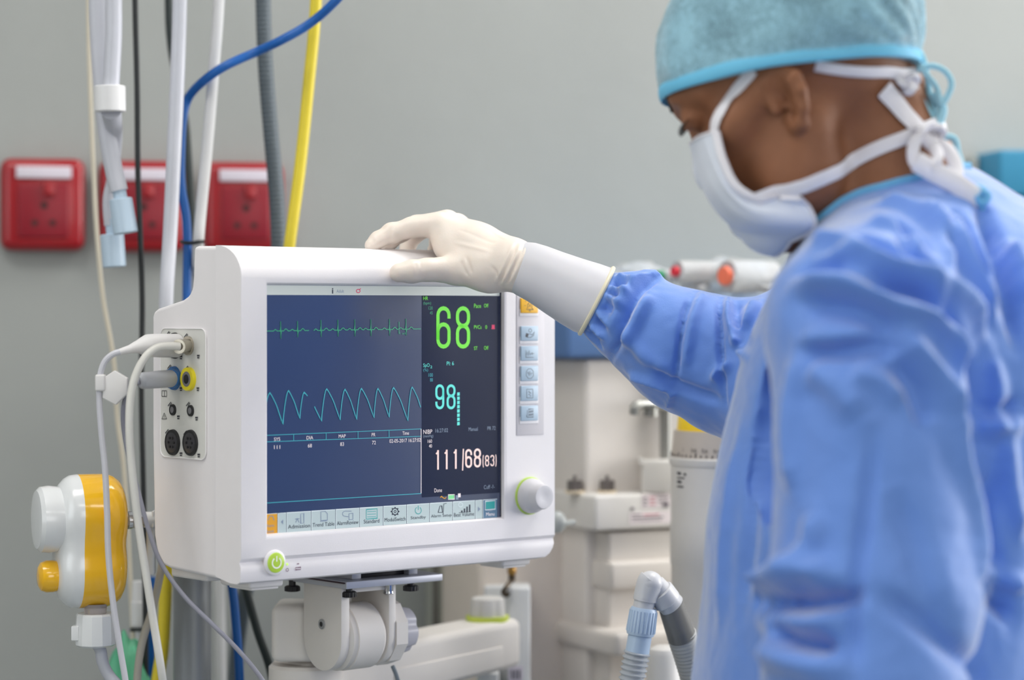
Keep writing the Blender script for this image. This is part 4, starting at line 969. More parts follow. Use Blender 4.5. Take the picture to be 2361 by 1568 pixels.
# module with two knobs and stickers
f2 = Fr(1372, 2.70, T2); u1, _ = f2.f(1560, 1150); _, z1 = f2.f(1372, 1143); _, z0 = f2.f(1372, 1225)
b = MB(); f2.box(b, 0, u1 + .1, 0, .16, z0, z1, .004); b.build('gas_module', m_bg3, mach)
XF['gm'] = XF[mach.name]
for (px, py) in ((1325, 1132), (1400, 1128)):
    b = MB(); ww = .045 if px < 1350 else .03
    q = f2.o + f2.U * f2.f(px, py, ww)[0] + f2.W * ww; q.z = z1
    b.lathe([(0, .011), (.003, .011)], q, (0, 0, 1), 0, n=20); b.lathe([(.003, .0085), (.014, .0085), (.015, .007)], q, (0, 0, 1), 1, n=8); b.cyl(q + Vector((0, 0, .014)), q + Vector((0, 0, .020)), .002, m=1)
    b.build('module_valve', [mat('valve_cream', (226, 210, 184), .5), mat('valve_metal', (112, 106, 104), .35, metal=.5)], mach)
b = MB(); d_ = -.0006
def f2q(x0, x1, y0, y1, m, d=d_):
    (ua, za), (ub, _) = f2.f(x0, y0, d), f2.f(x1, y0, d); zb = f2.f(x0, y1, d)[1]
    b.box((ua, d, zb), (ub, 0, za), m, f2.M)
f2q(1452, 1548, 1182, 1210, 0); f2q(1480, 1546, 1140, 1172, 0)
for yy in (1146, 1154, 1162): f2q(1484, 1492, yy, yy + 4, 1, -.0009); f2q(1497, 1512, yy, yy + 3, 2, -.0009)
f2q(1518, 1542, 1146, 1149, 1, -.0009); f2q(1518, 1540, 1156, 1159, 1, -.0009); f2q(1528, 1542, 1160, 1170, 1, -.0009)
f2q(1457, 1480, 1186, 1189, 1, -.0009); f2q(1484, 1520, 1186, 1189, 2, -.0009); f2q(1457, 1530, 1194, 1197, 1, -.0009); f2q(1457, 1525, 1201, 1203, 1, -.0009); f2q(1455, 1462, 1170, 1177, 1, -.0009)
b.build('label_stickers', [mat('sticker_pink_white', (226, 216, 218), .5), mat('print_greyblack', (120, 112, 118), .5), mat('print_rose', (190, 120, 130), .5)], mach)
b = MB(); q = P(1283, 1204, 2.66); b.sphere(q, .0125, n=24, sc_=(.9, .8, 1)); b.cyl(q + Vector((.004, .0, -.002)), q + Vector((.020, .012, -.001)), .003); b.build('valve_dome', mat('clear_dome', (222, 228, 228), .2, trans=.5), mach)
f3 = Fr(1403, 2.72, T2)
_, z1 = f3.f(1403, 1228)
wl = f3.s(1318, 1400, 0)[0]
b = MB(); f3.box(b, 0, .36, 0, wl, .08, z1, .004); b.build('lower_cabinet', m_bg, mach)
b = MB(); f3.box(b, -.12, .34, wl, wl + .10, .08, z1 + .002, .008); b.build('side_cabinet', m_bg2, mach)
b = MB(); f3.box(b, -.004, .38, -.012, wl - .02, f3.f(1403, 1362, -.01)[1], f3.f(1403, 1297, -.01)[1], .005); b.build('drawer_band', m_bg, mach)
b = MB(); f3.box(b, -.02, .38, -.05, wl + .01, f3.f(1403, 1470, -.03)[1] - .02, f3.f(1403, 1456, -.03)[1], .007); b.build('ledge', m_bg, mach)
b = MB(); f3.box(b, -.02, .37, -.24, .02, .08, f3.f(1403, 1640, -.03)[1] - .02, .007); b.build('base_shelf', m_bg, mach)
for (u, w) in ((.0, -.18), (.32, -.18), (.0, .2), (.32, .2)):
    b = MB(); q = f3.M @ Vector((u, w, .04)); b.cyl(q - f3.U * .012, q + f3.U * .012, .04, n=24, ch=.004); b.cyl(q, q + Vector((0, 0, .045)), .01); b.build('castor', m_blackp, mach)
b = MB(); q0 = P(1465, 940, 2.70); q1 = P(1548, 934, 2.74)
b.tube([P(1462, 956, 2.70), P(1466, 936, 2.70), q1], .0055, n=10, sub=4); b.cyl(P(1500, 940, 2.72), P(1500, 960, 2.72), .008); b.rbox((P(1490, 1, 2.74).x, 2.735, P(1, 946, 2.74).z), (P(1545, 1, 2.74).x, 2.80, P(1, 920, 2.74).z), .003)
b.build('side_handle', m_gm, mach)
b = MB(); f2_ = P(1536, 1, 2.76); b.cyl((f2_.x, 2.775, P(1, 1130, 2.77).z), (f2_.x, 2.775, z828), .0065); b.build('rail_post', m_gm, mach)
# small white box on the module
sb = MB(); x0, x1 = P(1480, 1, 2.74).x, P(1552, 1, 2.74).x
_, zm = f2.f(1372, 1143)
sb.rbox((x0, 2.735, zm), (x1, 2.79, P(1, 1062, 2.735).z), .003); sb.rbox((x0 - .003, 2.733, P(1, 1075, 2.735).z), (x0 + .001, 2.78, P(1, 1062, 2.735).z + .002), .001)
tag(sb.build('box', m_bg3), 'small white box standing on the gas module beside the canister', 'box')
# canister
cc = P(1676, 1, 2.60); rC = 131 / F * 2.60
def zY(py, Y=2.60 - .055): return P(1, py, Y).z
can = empty('absorber_canister', (cc.x, 2.60, P(1, 1640, 2.6).z), 0, 'white absorber canister with yellow top and printed scale beside the sleeve', 'canister')
zb_ = f3.f(1403, 1640, -.03)[1] - .02
b = MB(); b.lathe([(zb_, rC * .95), (zY(1315), rC * .98), (zY(1310), rC), (zY(1215), rC), (zY(1213), rC * .99), (zY(1078), rC * .985)], (cc.x, 2.6, 0), (0, 0, 1), n=56); b.build('canister_body', m_bg3, can)
b = MB(); b.lathe([(zY(1079), rC * 1.0), (zY(1074), rC * 1.02), (zY(1062), rC * 1.02), (zY(1058), rC * .97)], (cc.x, 2.6, 0), (0, 0, 1), n=56); b.build('canister_ring', m_bg3, can)
b = MB(); b.lathe([(zY(1060), rC * .985), (zY(997), rC * .93)], (cc.x, 2.6, 0), (0, 0, 1), 0, n=56)
for k in range(26):
    a = R(182 + k * 6.2); long_ = k % 4 == 0
    for (pyb, pyt, t_) in ((1057, 1051 if not long_ else 1047, .0006),):
        r0 = rC * .985; b.cyl((cc.x + math.cos(a) * r0, 2.6 + math.sin(a) * r0, zY(pyb)), (cc.x + math.cos(a) * r0 * .994, 2.6 + math.sin(a) * r0 * .994, zY(pyt)), .0009, m=1, n=6)
def cantext(s_, px, y0, y1):
    vs, fs = text_mesh(s_); ax0 = min(v.x for v in vs); ax1 = max(v.x for v in vs); h_ = zY(y0) - zY(y1); ay0 = min(v.y for v in vs); ay1 = max(v.y for v in vs); k_ = h_ / (ay1 - ay0)
    out = []
    a0 = math.asin(max(-1, min(1, ((px - 1676) / 131 / .975)))) 
    for v in vs:
        zz = zY(y1) + (v.y - ay0) * k_; r0 = rC * (.985 - .055 * (zz - zY(1060)) / (zY(997) - zY(1060))) + .0006; a = a0 + (v.x - (ax0 + ax1) / 2) * k_ / r0
        out.append((cc.x + math.sin(a) * r0, 2.6 - math.cos(a) * r0, zz))
    b.add(out, fs, 1, False)
cantext('1', 1570, 1036, 1045); cantext('0.8', 1592, 1036, 1045); cantext('0.6', 1616, 1036, 1045); cantext('0.4', 1642, 1036, 1045)
b.build('scale_band', [mat('scale_beige', (196, 186, 176), .5), mat('scale_print', (112, 104, 100), .5)], can)
b = MB(); b.lathe([(zY(997), rC * .88), (zY(965), rC * .86), (zY(958), rC * .82), (zY(956), rC * .5)], (cc.x, 2.6, 0), (0, 0, 1), n=56); b.build('top_cap', mat('cap_yellow', (246, 208, 34), .4), can)
b = MB()
for (px, py, w, h) in ((1557, 1092, 9, 6), (1557, 1104, 16, 3), (1557, 1112, 10, 6), (1557, 1124, 14, 4), (1571, 1094, 5, 5)):
    a = -math.acos(max(-1, min(1, (px + w / 2 - 1676) / 131 / .99))); r0 = rC * .992; q = Vector((cc.x + math.cos(a) * r0, 2.6 + math.sin(a) * r0, zY(py)))
    t = Vector((-math.sin(a), math.cos(a), 0)); hw = w / F * 2.6 * .9; b.add([q - t * hw, q + t * hw, q + t * hw - Vector((0, 0, h / F * 2.6)), q - t * hw - Vector((0, 0, h / F * 2.6))], [(0, 1, 2, 3)], 0, False)
b.build('printed_label', m_line, can)
# breathing circuit elbow in front of the machine
YB = 2.36; m_elb = mat('elbow_grey', (212, 212, 214), .35); m_clr = mat('clear_corrugated', (228, 234, 240), .2, trans=.45); m_smk = mat('smoky_clear', (150, 148, 144), .2, trans=.35)
m_grc = mat('grey_corrugated', (190, 190, 188), .45)
circ = empty('breathing_circuit', P(1500, 1330, YB), 0, 'grey elbow joining pale blue connector and corrugated tubes beside the gown', 'breathing circuit')
k_ = YB / F
b = MB(); b.tube([P(1487, 1385, YB), P(1492, 1360, YB), P(1497, 1342, YB), P(1501, 1337, YB)], 28 * k_, n=28); b.sphere(P(1499, 1346, YB), 29.5 * k_, n=28)
b.cyl(P(1499, 1350, YB), P(1488, 1380, YB), 29 * k_, 28.5 * k_); b.cyl(P(1508, 1346, YB + .003), P(1550, 1398, YB + .012), 25 * k_, 31 * k_, ch=.001); b.build('elbow', m_elb, circ, sharp=80)
b = MB(); b.cyl(P(1488, 1378, YB), P(1483, 1404, YB), 24.5 * k_, 24.5 * k_); b.cyl(P(1520, 1362, YB + .006), P(1540, 1388, YB + .010), 33 * k_, 33 * k_, ch=.001); b.build('elbow_collar', m_elb, circ)
b = MB(); a0, a1 = P(1485, 1401, YB), P(1476, 1464, YB); ax_ = (a1 - a0); L_ = ax_.length
b.lathe([(0, 28 * k_), (.002, 31 * k_), (L_ - .002, 32.5 * k_), (L_, 31 * k_)], a0, ax_, n=40)
e1 = ax_.normalized().cross(Vector((0, 1, 0))).normalized(); e2 = ax_.normalized().cross(e1)
for k in range(24): a = 2 * math.pi * k / 24; d_ = (e1 * math.cos(a) + e2 * math.sin(a)); b.cyl(a0 + ax_.normalized() * .003 + d_ * 30.5 * k_, a1 - ax_.normalized() * .003 + d_ * 32.5 * k_, .0009, n=6)
b.build('ribbed_connector', mat('connector_blue', (186, 206, 228), .35), circ)
b = MB(); b.cyl(P(1476, 1463, YB), P(1469, 1506, YB), 27.5 * k_, 28 * k_, ch=.0008); b.build('smooth_connector', mat('connector_blue', (186, 206, 228), .35), circ)
def endp(u):
    q = f3.M @ Vector((u, -.236, f3.f(1403, 1640, -.03)[1] - .09)); return (CX + q.x / q.y * F, HZ - (q.z - H) / q.y * F, q.y)
END1, END2 = endp(.03), endp(.14)
def corrtube(pts, r, pitch, amp, sub=10):
    q = catmull([P(*p) for p in pts], sub); step = pitch / 6; out = [q[0]]; acc = 0
    for i in range(len(q) - 1):
        a, c = q[i], q[i+1]; l = (c - a).length; t = step - acc
        while t <= l: out.append(a.lerp(c, t / l)); t += step
        acc = l - (t - step)
    b = MB(); b.tube(out, r, n=24, rfun=lambda s, L: r * (1 + amp * math.sin(2 * math.pi * s / pitch)), smoothpath=False); return b
corrtube([(1469,1503,YB),(1462,1540,YB),(1452,1600,YB),(1440,1700,YB),(1436,1800,YB),END1], 29 * k_, .0052, .10).build('corrugated_tube', m_clr, circ)
b = MB(); b.cyl(P(1545, 1392, YB + .012), P(1572, 1468, YB + .03), 30 * k_, 34 * k_); b.build('clear_sleeve', m_smk, circ)
corrtube([(1571,1462,YB+.03),(1590,1520,YB+.04),(1612,1600,YB+.05),(1628,1700,YB+.05),(1634,1800,YB+.06),END2], 34 * k_, .0042, .05).build('corrugated_tube', m_grc, circ)
# tank at the lower right of the column, behind the elbow
tk = MB(); q = P(1530, 1, 2.52); tk.lathe([(zb_, .018), (P(1, 1510, 2.52).z, .018), (P(1, 1496, 2.52).z, .015), (P(1, 1488, 2.52).z, .008)], (q.x, 2.52, 0), (0, 0, 1), n=32)
tag(tk.build('bottle', m_bg3), 'rounded white bottle standing behind the breathing circuit elbow, low down', 'bottle')
XF['bottle'] = Matrix()
# ------------------------------------------------------------------ things on the blue tray
zT2 = zt_ = fr.f(1600, 677, -.03)[1]
m_clrp = mat('clear_film', (238, 240, 242), .15, trans=.55, ior=1.15, bump=.8, bump_scale=70); m_wfilm = mat('white_film', (240, 241, 243), .25, trans=.5, ior=1.2, bump=.8, bump_scale=50)
def capped(px, py, Y, rpx, capc, hub, label):
    e = empty('capped_tube', (P(px, 1, Y).x, Y, zT2), 0, label, 'tube', 'wrapped tubes on the blue tray')
    r = rpx / F * Y; c = P(px, py, Y); d = Vector((.80, .6, 0)).normalized()
    b = MB(); b.lathe([(0, r * .92), (.004, r), (.03, r), (.07, r * .95)], c, d, n=32); b.build('tube', m_wfilm, e)
    b = MB(); b.lathe([(-.006, r * hub * .9), (-.004, r * hub), (0.001, r * hub)], c, d, n=28); b.build('cap', capc, e)
capped(1561, 626, 2.76, 26, mat('cap_red', (226, 48, 66), .4), .46, 'clear wrapped tube with red cap on the blue tray, beside the green capped one')
capped(1526, 636, 2.78, 16, mat('cap_green', (40, 150, 105), .4), .80, 'wrapped tube with green cap on the blue tray, partly behind the blue cuff')
capped(1676, 636, 2.76, 38, mat('cap_orange', (255, 128, 96), .4), .58, 'clear wrapped bottle with orange cap on the blue tray, nearest the mask')
def blob(name, px0, px1, py0, Y, dep, m, label, seed):
    x0, x1 = P(px0, 1, Y).x, P(px1, 1, Y).x; zt = P(1, py0, Y).z; bm = bmesh.new(); bmesh.ops.create_icosphere(bm, subdivisions=4, radius=1)
    for v in bm.verts:
        p = v.co; n_ = 1 + .22 * noise.noise(p * 2.1 + Vector((seed, 0, 0))) + .07 * noise.noise(p * 6 + Vector((seed, 3, 0)))
        v.co = Vector(((x0 + x1) / 2 + p.x * (x1 - x0) / 2 * n_, Y + p.y * dep * n_, max(zT2 + .0005, zT2 + (zt - zT2) * .45 + p.z * (zt - zT2) * .55 * n_)))
    o = MB().bm(bm).build(name, m); tag(o, label, 'plastic bag', 'plastic wrapping on the blue tray')
blob('plastic_bag', 1400, 1545, 604, 2.85, .03, m_clrp, 'crumpled clear plastic bag on the blue tray just above the blue cuff', 1.0)
blob('plastic_bag', 1570, 1640, 640, 2.80, .03, m_wfilm, 'low crumpled plastic wrap lying between the red and orange capped tubes', 5.0)
blob('plastic_bag', 1610, 1735, 594, 2.88, .03, m_clrp, 'tall clear plastic bag around the orange capped bottle on the blue tray', 9.0)
blob('plastic_bag', 1690, 1800, 646, 2.80, .03, m_wfilm, 'flat white plastic wrap on the blue tray ending behind the blue shoulder', 14.0)
# ------------------------------------------------------------------ grey green cabinet low behind the monitor, teal box far right
f4 = Fr(1004, 2.92, R(10)); cab_ = empty('cabinet', f4.o, R(10), 'grey green tall cabinet seen under the monitor right of the mount', 'cabinet')
m_gg = mat('cabinet_grey_green', (172, 174, 164), .55); u1 = f4.f(1192, 1400)[0]; um = f4.f(1172, 1400)[0]
zt_c = f4.f(1004, 1100)[1]
b = MB(); f4.box(b, 0, um - .003, 0, .085, 0, zt_c, .003); b.build('door_panel', m_gg, cab_)
b = MB(); f4.box(b, um, u1, .003, .085, 0, zt_c, .003); b.build('side_panel', m_gg, cab_)
b = MB(); f4.box(b, -.004, .002, -.004, .0, .05, zt_c - .02, .001); b.build('edge_strip', mat('edge_dark', (110, 108, 104), .5), cab_)
a0, z1 = on_wall(2306, 345, .09); a1 = on_wall(2470, 345, .09)[0]; z0 = on_wall(2306, 560, .09)[1]; zm = on_wall(2306, 452, .09)[1]
tb_ = empty('storage_box', WP((a0 + a1) / 2, .05, z0), WA, 'teal blue wall box at the far right edge behind the shoulder', 'box')
Mw = Matrix.Translation(W0) @ Matrix.Rotation(WA, 4, 'Z')
m_te = mat('teal_plastic', (48, 132, 168), .5)
b = MB(); b.rbox((a0, -.09, z0), (a1, 0, zm - .001), .004, 0, Mw); b.build('lower_bin', m_te, tb_)
b = MB(); b.rbox((a0, -.09, zm + .001), (a1, 0, z1), .004, 0, Mw); b.build('upper_bin', m_te, tb_)
ag = on_wall(2240, 400, .02)[0]; b = MB(); b.rbox((ag, -.02, z0), (a0 - .001, 0, z1 - .004), .003, 0, Mw); b.build('mounting_plate', mat('plate_grey', (150, 154, 150), .5), tb_)
# ------------------------------------------------------------------ signed distance modelling for the figure
class Field:
    def __init__(s, xs, ys, zs):
        s.ax = [np.asarray(a, np.float32) for a in (xs, ys, zs)]
        s.f = np.full([len(a) for a in s.ax], .5, np.float32)
    def put(s, fn, lo, hi, k=.01, op='u', margin=.03):
        sl = []
        for a, l, h in zip(s.ax, lo, hi):
            i0 = max(0, int(np.searchsorted(a, l - margin)) - 1); i1 = min(len(a), int(np.searchsorted(a, h + margin)) + 1)
            if i1 <= i0: return s
            sl.append(slice(i0, i1))
        X, Y, Z = np.meshgrid(s.ax[0][sl[0]], s.ax[1][sl[1]], s.ax[2][sl[2]], indexing='ij', sparse=True)
        d = fn(X, Y, Z).astype(np.float32); F0 = s.f[tuple(sl)]
        s.f[tuple(sl)] = comb(F0, d, k, op); return s
    def mesh(s): return surfnets(s.ax, s.f)
def comb(a, b, k, op):
    if op == 'u':
        h = np.maximum(k - np.abs(a - b), 0) / k; return np.minimum(a, b) - h * h * k * .25
    if op == 's':
        b = -b; h = np.maximum(k - np.abs(a - b), 0) / k; return np.maximum(a, b) + h * h * k * .25
    h = np.maximum(k - np.abs(a - b), 0) / k; return np.maximum(a, b) + h * h * k * .25
def surfnets(ax, f):
    nx, ny, nz = f.shape; ins = f < 0
    c = ins[:-1, :-1, :-1].astype(np.int8)
    tot = np.zeros((nx-1, ny-1, nz-1), np.int8)
    for dx in (0, 1):
        for dy in (0, 1):
            for dz in (0, 1): tot += ins[dx:nx-1+dx, dy:ny-1+dy, dz:nz-1+dz]
    I, J, K = np.nonzero((tot > 0) & (tot < 8)); N = len(I)
    idx = np.full(tot.shape, -1, np.int32); idx[I, J, K] = np.arange(N)
    cor = {}
    for dx in (0, 1):
        for dy in (0, 1):
            for dz in (0, 1): cor[(dx, dy, dz)] = f[I+dx, J+dy, K+dz]
    S = np.zeros((N, 3), np.float64); cnt = np.zeros(N)
    ks = list(cor)
    for a in ks:
        for d in range(3):
            if a[d] == 0:
                b = list(a); b[d] = 1; b = tuple(b); fa, fb = cor[a], cor[b]; m = (fa < 0) != (fb < 0)
                t = np.where(m, fa / np.where(m, fa - fb, 1), 0)
                for e in range(3): S[:, e] += np.where(m, (t if e == d else a[e]), 0)
                cnt += m
    S /= cnt[:, None]
    V = np.empty((N, 3))
    for e, ii in enumerate((I, J, K)): V[:, e] = ax[e][ii] + S[:, e] * (ax[e][ii+1] - ax[e][ii])
    Q = []
    for d in range(3):
        a = [slice(None)] * 3; b = [slice(None)] * 3; a[d] = slice(0, -1); b[d] = slice(1, None)
        ch = ins[tuple(a)] != ins[tuple(b)]; G = np.nonzero(ch); g = list(G)
        o1, o2 = [e for e in range(3) if e != d]
        ok = (g[o1] > 0) & (g[o2] > 0) & (g[o1] < f.shape[o1] - 1) & (g[o2] < f.shape[o2] - 1)
        g = [q[ok] for q in g]; s_in = ins[tuple(a)][G][ok]
        def at(p, q):
            h = [x.copy() for x in g]; h[o1] = h[o1] + p; h[o2] = h[o2] + q; return idx[tuple(h)]
        qd = np.stack([at(-1, -1), at(0, -1), at(0, 0), at(-1, 0)], 1)
        flip = s_in if d != 1 else ~s_in
        qd = np.where(flip[:, None], qd, qd[:, ::-1]); Q.append(qd)
    Q = np.concatenate(Q); return V, Q
def rcone(a, b, r1, r2, sc_=(1, 1, 1), c0=None):
    """capsule with linearly changing radius"""
    a = np.array(a, np.float32); b = np.array(b, np.float32); ba = b - a; L2 = float(ba @ ba) + 1e-12
    def fn(X, Y, Z):
        t = np.clip(((X - a[0]) * ba[0] + (Y - a[1]) * ba[1] + (Z - a[2]) * ba[2]) / L2, 0, 1)
        return np.sqrt((X - a[0] - t * ba[0]) ** 2 + ((Y - a[1] - t * ba[1]) * sc_[1]) ** 2 + (Z - a[2] - t * ba[2]) ** 2) - (r1 + (r2 - r1) * t)
    r = max(r1, r2); ry = r / sc_[1]
    return fn, (min(a[0], b[0]) - r, min(a[1], b[1]) - ry, min(a[2], b[2]) - r), (max(a[0], b[0]) + r, max(a[1], b[1]) + ry, max(a[2], b[2]) + r)
def ell(c, rad, M):
    """ellipsoid, axes are the rows of M (forward, left, up)"""
    c = np.array(c, np.float32); M = np.array(M, np.float32); rad = np.array(rad, np.float32)
    def fn(X, Y, Z):
        x, y, z = X - c[0], Y - c[1], Z - c[2]
        p = [(M[i, 0] * x + M[i, 1] * y + M[i, 2] * z) for i in range(3)]
        k0 = np.sqrt(sum((p[i] / rad[i]) ** 2 for i in range(3))); k1 = np.sqrt(sum((p[i] / rad[i] ** 2) ** 2 for i in range(3))) + 1e-6
        return k0 * (k0 - 1) / k1
    R_ = float(max(rad)); return fn, c - R_, c + R_
def chain(F_, pts, rs, k, op='u', sc_=(1, 1, 1), margin=.03):
    for i in range(len(pts) - 1):
        fn, lo, hi = rcone(pts[i], pts[i+1], rs[i], rs[i+1], sc_); F_.put(fn, lo, hi, k, op, margin)
def sdmesh(name, V, Q, mats, parent, matidx=None):
    me = bpy.data.meshes.new(name); inv = np.array(XF[parent.name].inverted()) if parent else np.eye(4)
    W = V @ inv[:3, :3].T + inv[:3, 3]
    me.vertices.add(len(W)); me.vertices.foreach_set('co', W.astype(np.float32).ravel())
    me.loops.add(len(Q) * 4); me.loops.foreach_set('vertex_index', Q.astype(np.int32).ravel())
    me.polygons.add(len(Q)); me.polygons.foreach_set('loop_start', np.arange(0, len(Q) * 4, 4, dtype=np.int32)); me.polygons.foreach_set('loop_total', np.full(len(Q), 4, np.int32))
    me.polygons.foreach_set('use_smooth', np.ones(len(Q), bool))
    for m in (mats if isinstance(mats, (list, tuple)) else [mats]): me.materials.append(m)
    me.update(); me.validate()
    o = bpy.data.objects.new(name, me); COL.objects.link(o)
    if parent: o.parent = parent; XF[o.name] = XF[parent.name]
    return o
def vnormals(V, Q):
    n = np.zeros_like(V); a = np.cross(V[Q[:, 2]] - V[Q[:, 0]], V[Q[:, 3]] - V[Q[:, 1]])
    for k in range(4): np.add.at(n, Q[:, k], a)
    return n / (np.linalg.norm(n, axis=1, keepdims=True) + 1e-12)
def smooth(V, Q, it=2, lam=.5, mask=None):
    E = np.concatenate([Q[:, [0, 1]], Q[:, [1, 2]], Q[:, [2, 3]], Q[:, [3, 0]]])
    for _ in range(it):
        s = np.zeros_like(V); c = np.zeros(len(V)); np.add.at(s, E[:, 0], V[E[:, 1]]); np.add.at(s, E[:, 1], V[E[:, 0]]); np.add.at(c, E[:, 0], 1); np.add.at(c, E[:, 1], 1)
        d = (s / np.maximum(c, 1)[:, None] - V) * lam
        if mask is not None: d *= mask[:, None]
        V = V + d
    return V
EYE = Vector((0, 0, H))
def caster(V, Q): return BVHTree.FromPolygons([tuple(v) for v in V], [tuple(int(i) for i in q) for q in Q])
def hit(bv, px, py, off=0):
    d = Vector(((px - CX) / F, 1, (HZ - py) / F)).normalized(); r = bv.ray_cast(EYE, d)
    return (r[0] + r[1] * off * (1 if r[1].dot(d) < 0 else -1)) if r[0] is not None else None
def folds(V, Q, strokes, bv, AMP=1.0):
    """press folds into cloth: each stroke is (points seen on the cloth, half width, height)"""
    N = vnormals(V, Q)
    sgn = 1.0
    out = V.copy()
    for pts, w, amp in strokes:
        q = [hit(bv, *p) for p in pts]; q = [p for p in q if p is not None]
        if len(q) < 2: continue
        w = w * .85 if w > .006 else w
        q = np.array([tuple(p) for p in catmull(q, 10)]); lo = q.min(0) - 3 * w; hi = q.max(0) + 3 * w
        m = np.nonzero(np.all((V > lo) & (V < hi), axis=1))[0]
        if not len(m): continue
        D = np.full(len(m), 9.); T = np.zeros(len(m))
        for i, c in enumerate(q):
            d = np.linalg.norm(V[m] - c, axis=1); b = d < D; D[b] = d[b]; T[b] = i / (len(q) - 1)
        taper = np.clip(np.sin(np.pi * np.clip(T * .9 + .05, 0, 1)) * 1.6, 0, 1)
        out[m] += N[m] * (AMP * amp * taper * np.exp(-(D / w) ** 2))[:, None]
    return out
def np3(v): return np.array(tuple(v))
# ------------------------------------------------------------------ figure: landmarks
person = empty('person', (P(2020, 1, 2.06).x, 2.06, 0), 0, 'person in blue surgical gown, cap and mask resting a gloved hand on the monitor', 'person')
yaw, pit = R(18), R(30)
HO = P(1838, 212, 2.03)
hf = Vector((-math.cos(yaw) * math.cos(pit), math.sin(yaw) * math.cos(pit), -math.sin(pit)))
hl = Vector((-math.sin(yaw), -math.cos(yaw), 0)); hu = hf.cross(hl)
HM = [tuple(hf), tuple(hl), tuple(hu)]
def hp(x, y, z): return HO + hf * x + hl * y + hu * z
def axis(*segs):
    a = []
    for lo, hi, st in segs: a += list(np.arange(lo, hi, st))
    return a
# landmarks of the arms
wrist = P(1178, 606, 2.305)
RSH, REL = P(2040, 650, 2.23), P(1810, 885, 2.235)
LSH, LEL, LWR = P(2000, 760, 1.86), P(2030, 1390, 1.82), P(1930, 2010, 1.80)
TOR = [P(2150, 800, 2.06), P(2105, 950, 2.06), P(2060, 1250, 2.06), P(2030, 1650, 2.06)]
# hand bones: (points, radii)
HAND = [
    ([P(1012, 519, 2.345), P(950, 524, 2.345), P(903, 538, 2.343), P(872, 553, 2.338), P(857, 566, 2.334)], [.0125, .0098, .0092, .0080, .0070]),
    ([P(1030, 513, 2.365), P(960, 520, 2.372), P(925, 535, 2.372), P(900, 556, 2.366), P(893, 567, 2.362)], [.0122, .0098, .0090, .0078, .0070]),
    ([P(1052, 520, 2.385), P(985, 524, 2.400), P(955, 540, 2.405), P(940, 570, 2.410), P(937, 592, 2.408)], [.0120, .0095, .0086, .0075, .0068]),
    ([P(1085, 535, 2.400), P(1030, 542, 2.418), P(1010, 556, 2.424), P(1002, 580, 2.430), P(1000, 600, 2.428)], [.0110, .0086, .0078, .0068, .0060]),
    ([P(1120, 618, 2.318), P(1050, 622, 2.318), P(985, 622, 2.306), P(950, 626, 2.300), P(920, 629, 2.296)], [.0165, .0142, .0108, .0108, .0092])]
PALM = [([P(1172, 606, 2.312), P(1100, 575, 2.33), P(1016, 522, 2.345)], [.0215, .0200, .0130]),
        ([P(1172, 606, 2.316), P(1100, 565, 2.345), P(1032, 517, 2.365)], [.0200, .0190, .0130]),
        ([P(1172, 606, 2.318), P(1110, 572, 2.358), P(1055, 524, 2.385)], [.0180, .0170, .0125]),
        ([P(1172, 608, 2.318), P(1125, 585, 2.365), P(1087, 540, 2.400)], [.0180, .0150, .0115]),
        ([P(1178, 612, 2.306), P(1125, 622, 2.312), P(1065, 622, 2.316)], [.0205, .0195, .0150]),
        ([P(1060, 600, 2.325), P(1030, 570, 2.335), P(1020, 540, 2.345)], [.0120, .0100, .0100])]
def add_hand(Fd, dr, k=.007):
    for pts, rs in PALM: chain(Fd, pts, [r + dr for r in rs], .012)
    for pts, rs in HAND: chain(Fd, pts, [r + dr for r in rs], k * .55)
    for pts, rs in HAND[:4]:
        Fd.put(*rcone(pts[2], pts[2] + Vector((0, 0, .0004)), rs[2] + dr + .0006, rs[2] + dr + .0006), k=.003)
# ------------------------------------------------------------------ the body: head to feet in one surface
xs = axis((-.16, .01, .003), (.01, .11, .006), (.11, .36, .0023), (.36, .64, .008))
ys = axis((1.66, 1.92, .008), (1.92, 2.15, .0023), (2.15, 2.27, .006), (2.27, 2.46, .003))
zs = axis((.02, 1.25, .010), (1.25, 1.38, .006), (1.38, 1.70, .0023))
B = Field(xs, ys, zs)
# torso and legs
chain(B, TOR, [.104, .108, .108, .110], .05, sc_=(1, .84, 1), margin=.06)
hipz = Vector((TOR[-1].x, 2.06, .93))
chain(B, [TOR[-1], hipz], [.12, .125], .05, sc_=(1, .75, 1), margin=.06)
for s_ in (-1, 1):
    hy = 2.06 + s_ * .09; x0 = TOR[-1].x
    chain(B, [Vector((x0, hy, .90)), Vector((x0 - .02, hy, .50)), Vector((x0 + .0, hy, .10))], [.085, .056, .038], .03)
    chain(B, [Vector((x0 + .02, hy, .075)), Vector((x0 - .10, hy - .01, .062)), Vector((x0 - .17, hy - .012, .055))], [.036, .032, .024], .02)
# shoulders and arms
nb_ = P(2085, 610, 2.05)
chain(B, [nb_, P(1995, 770, 1.87)], [.060, .052], .04); chain(B, [nb_, RSH], [.060, .052], .04)
chain(B, [P(2000, 770, 1.87), LEL, LWR], [.052, .042, .027], .02)
chain(B, [LWR, LWR + Vector((-.01, 0, -.07))], [.026, .026], .02, sc_=(1, 1.2, 1))
for j, (dy, L_) in enumerate(((-.030, .075), (-.011, .088), (.009, .083), (.027, .066))):
    a = LWR + Vector((-.012, dy, -.075)); chain(B, [a, a + Vector((-.006, 0, -L_ * .5)), a + Vector((-.024, 0, -L_))], [.010, .009, .0075], .006)
chain(B, [LWR + Vector((-.02, -.015, -.03)), LWR + Vector((-.045, -.025, -.065)), LWR + Vector((-.05, -.02, -.095))], [.014, .011, .009], .008)
chain(B, [RSH, REL, P(1500, 745, 2.262), wrist], [.050, .040, .027, .019], .02)
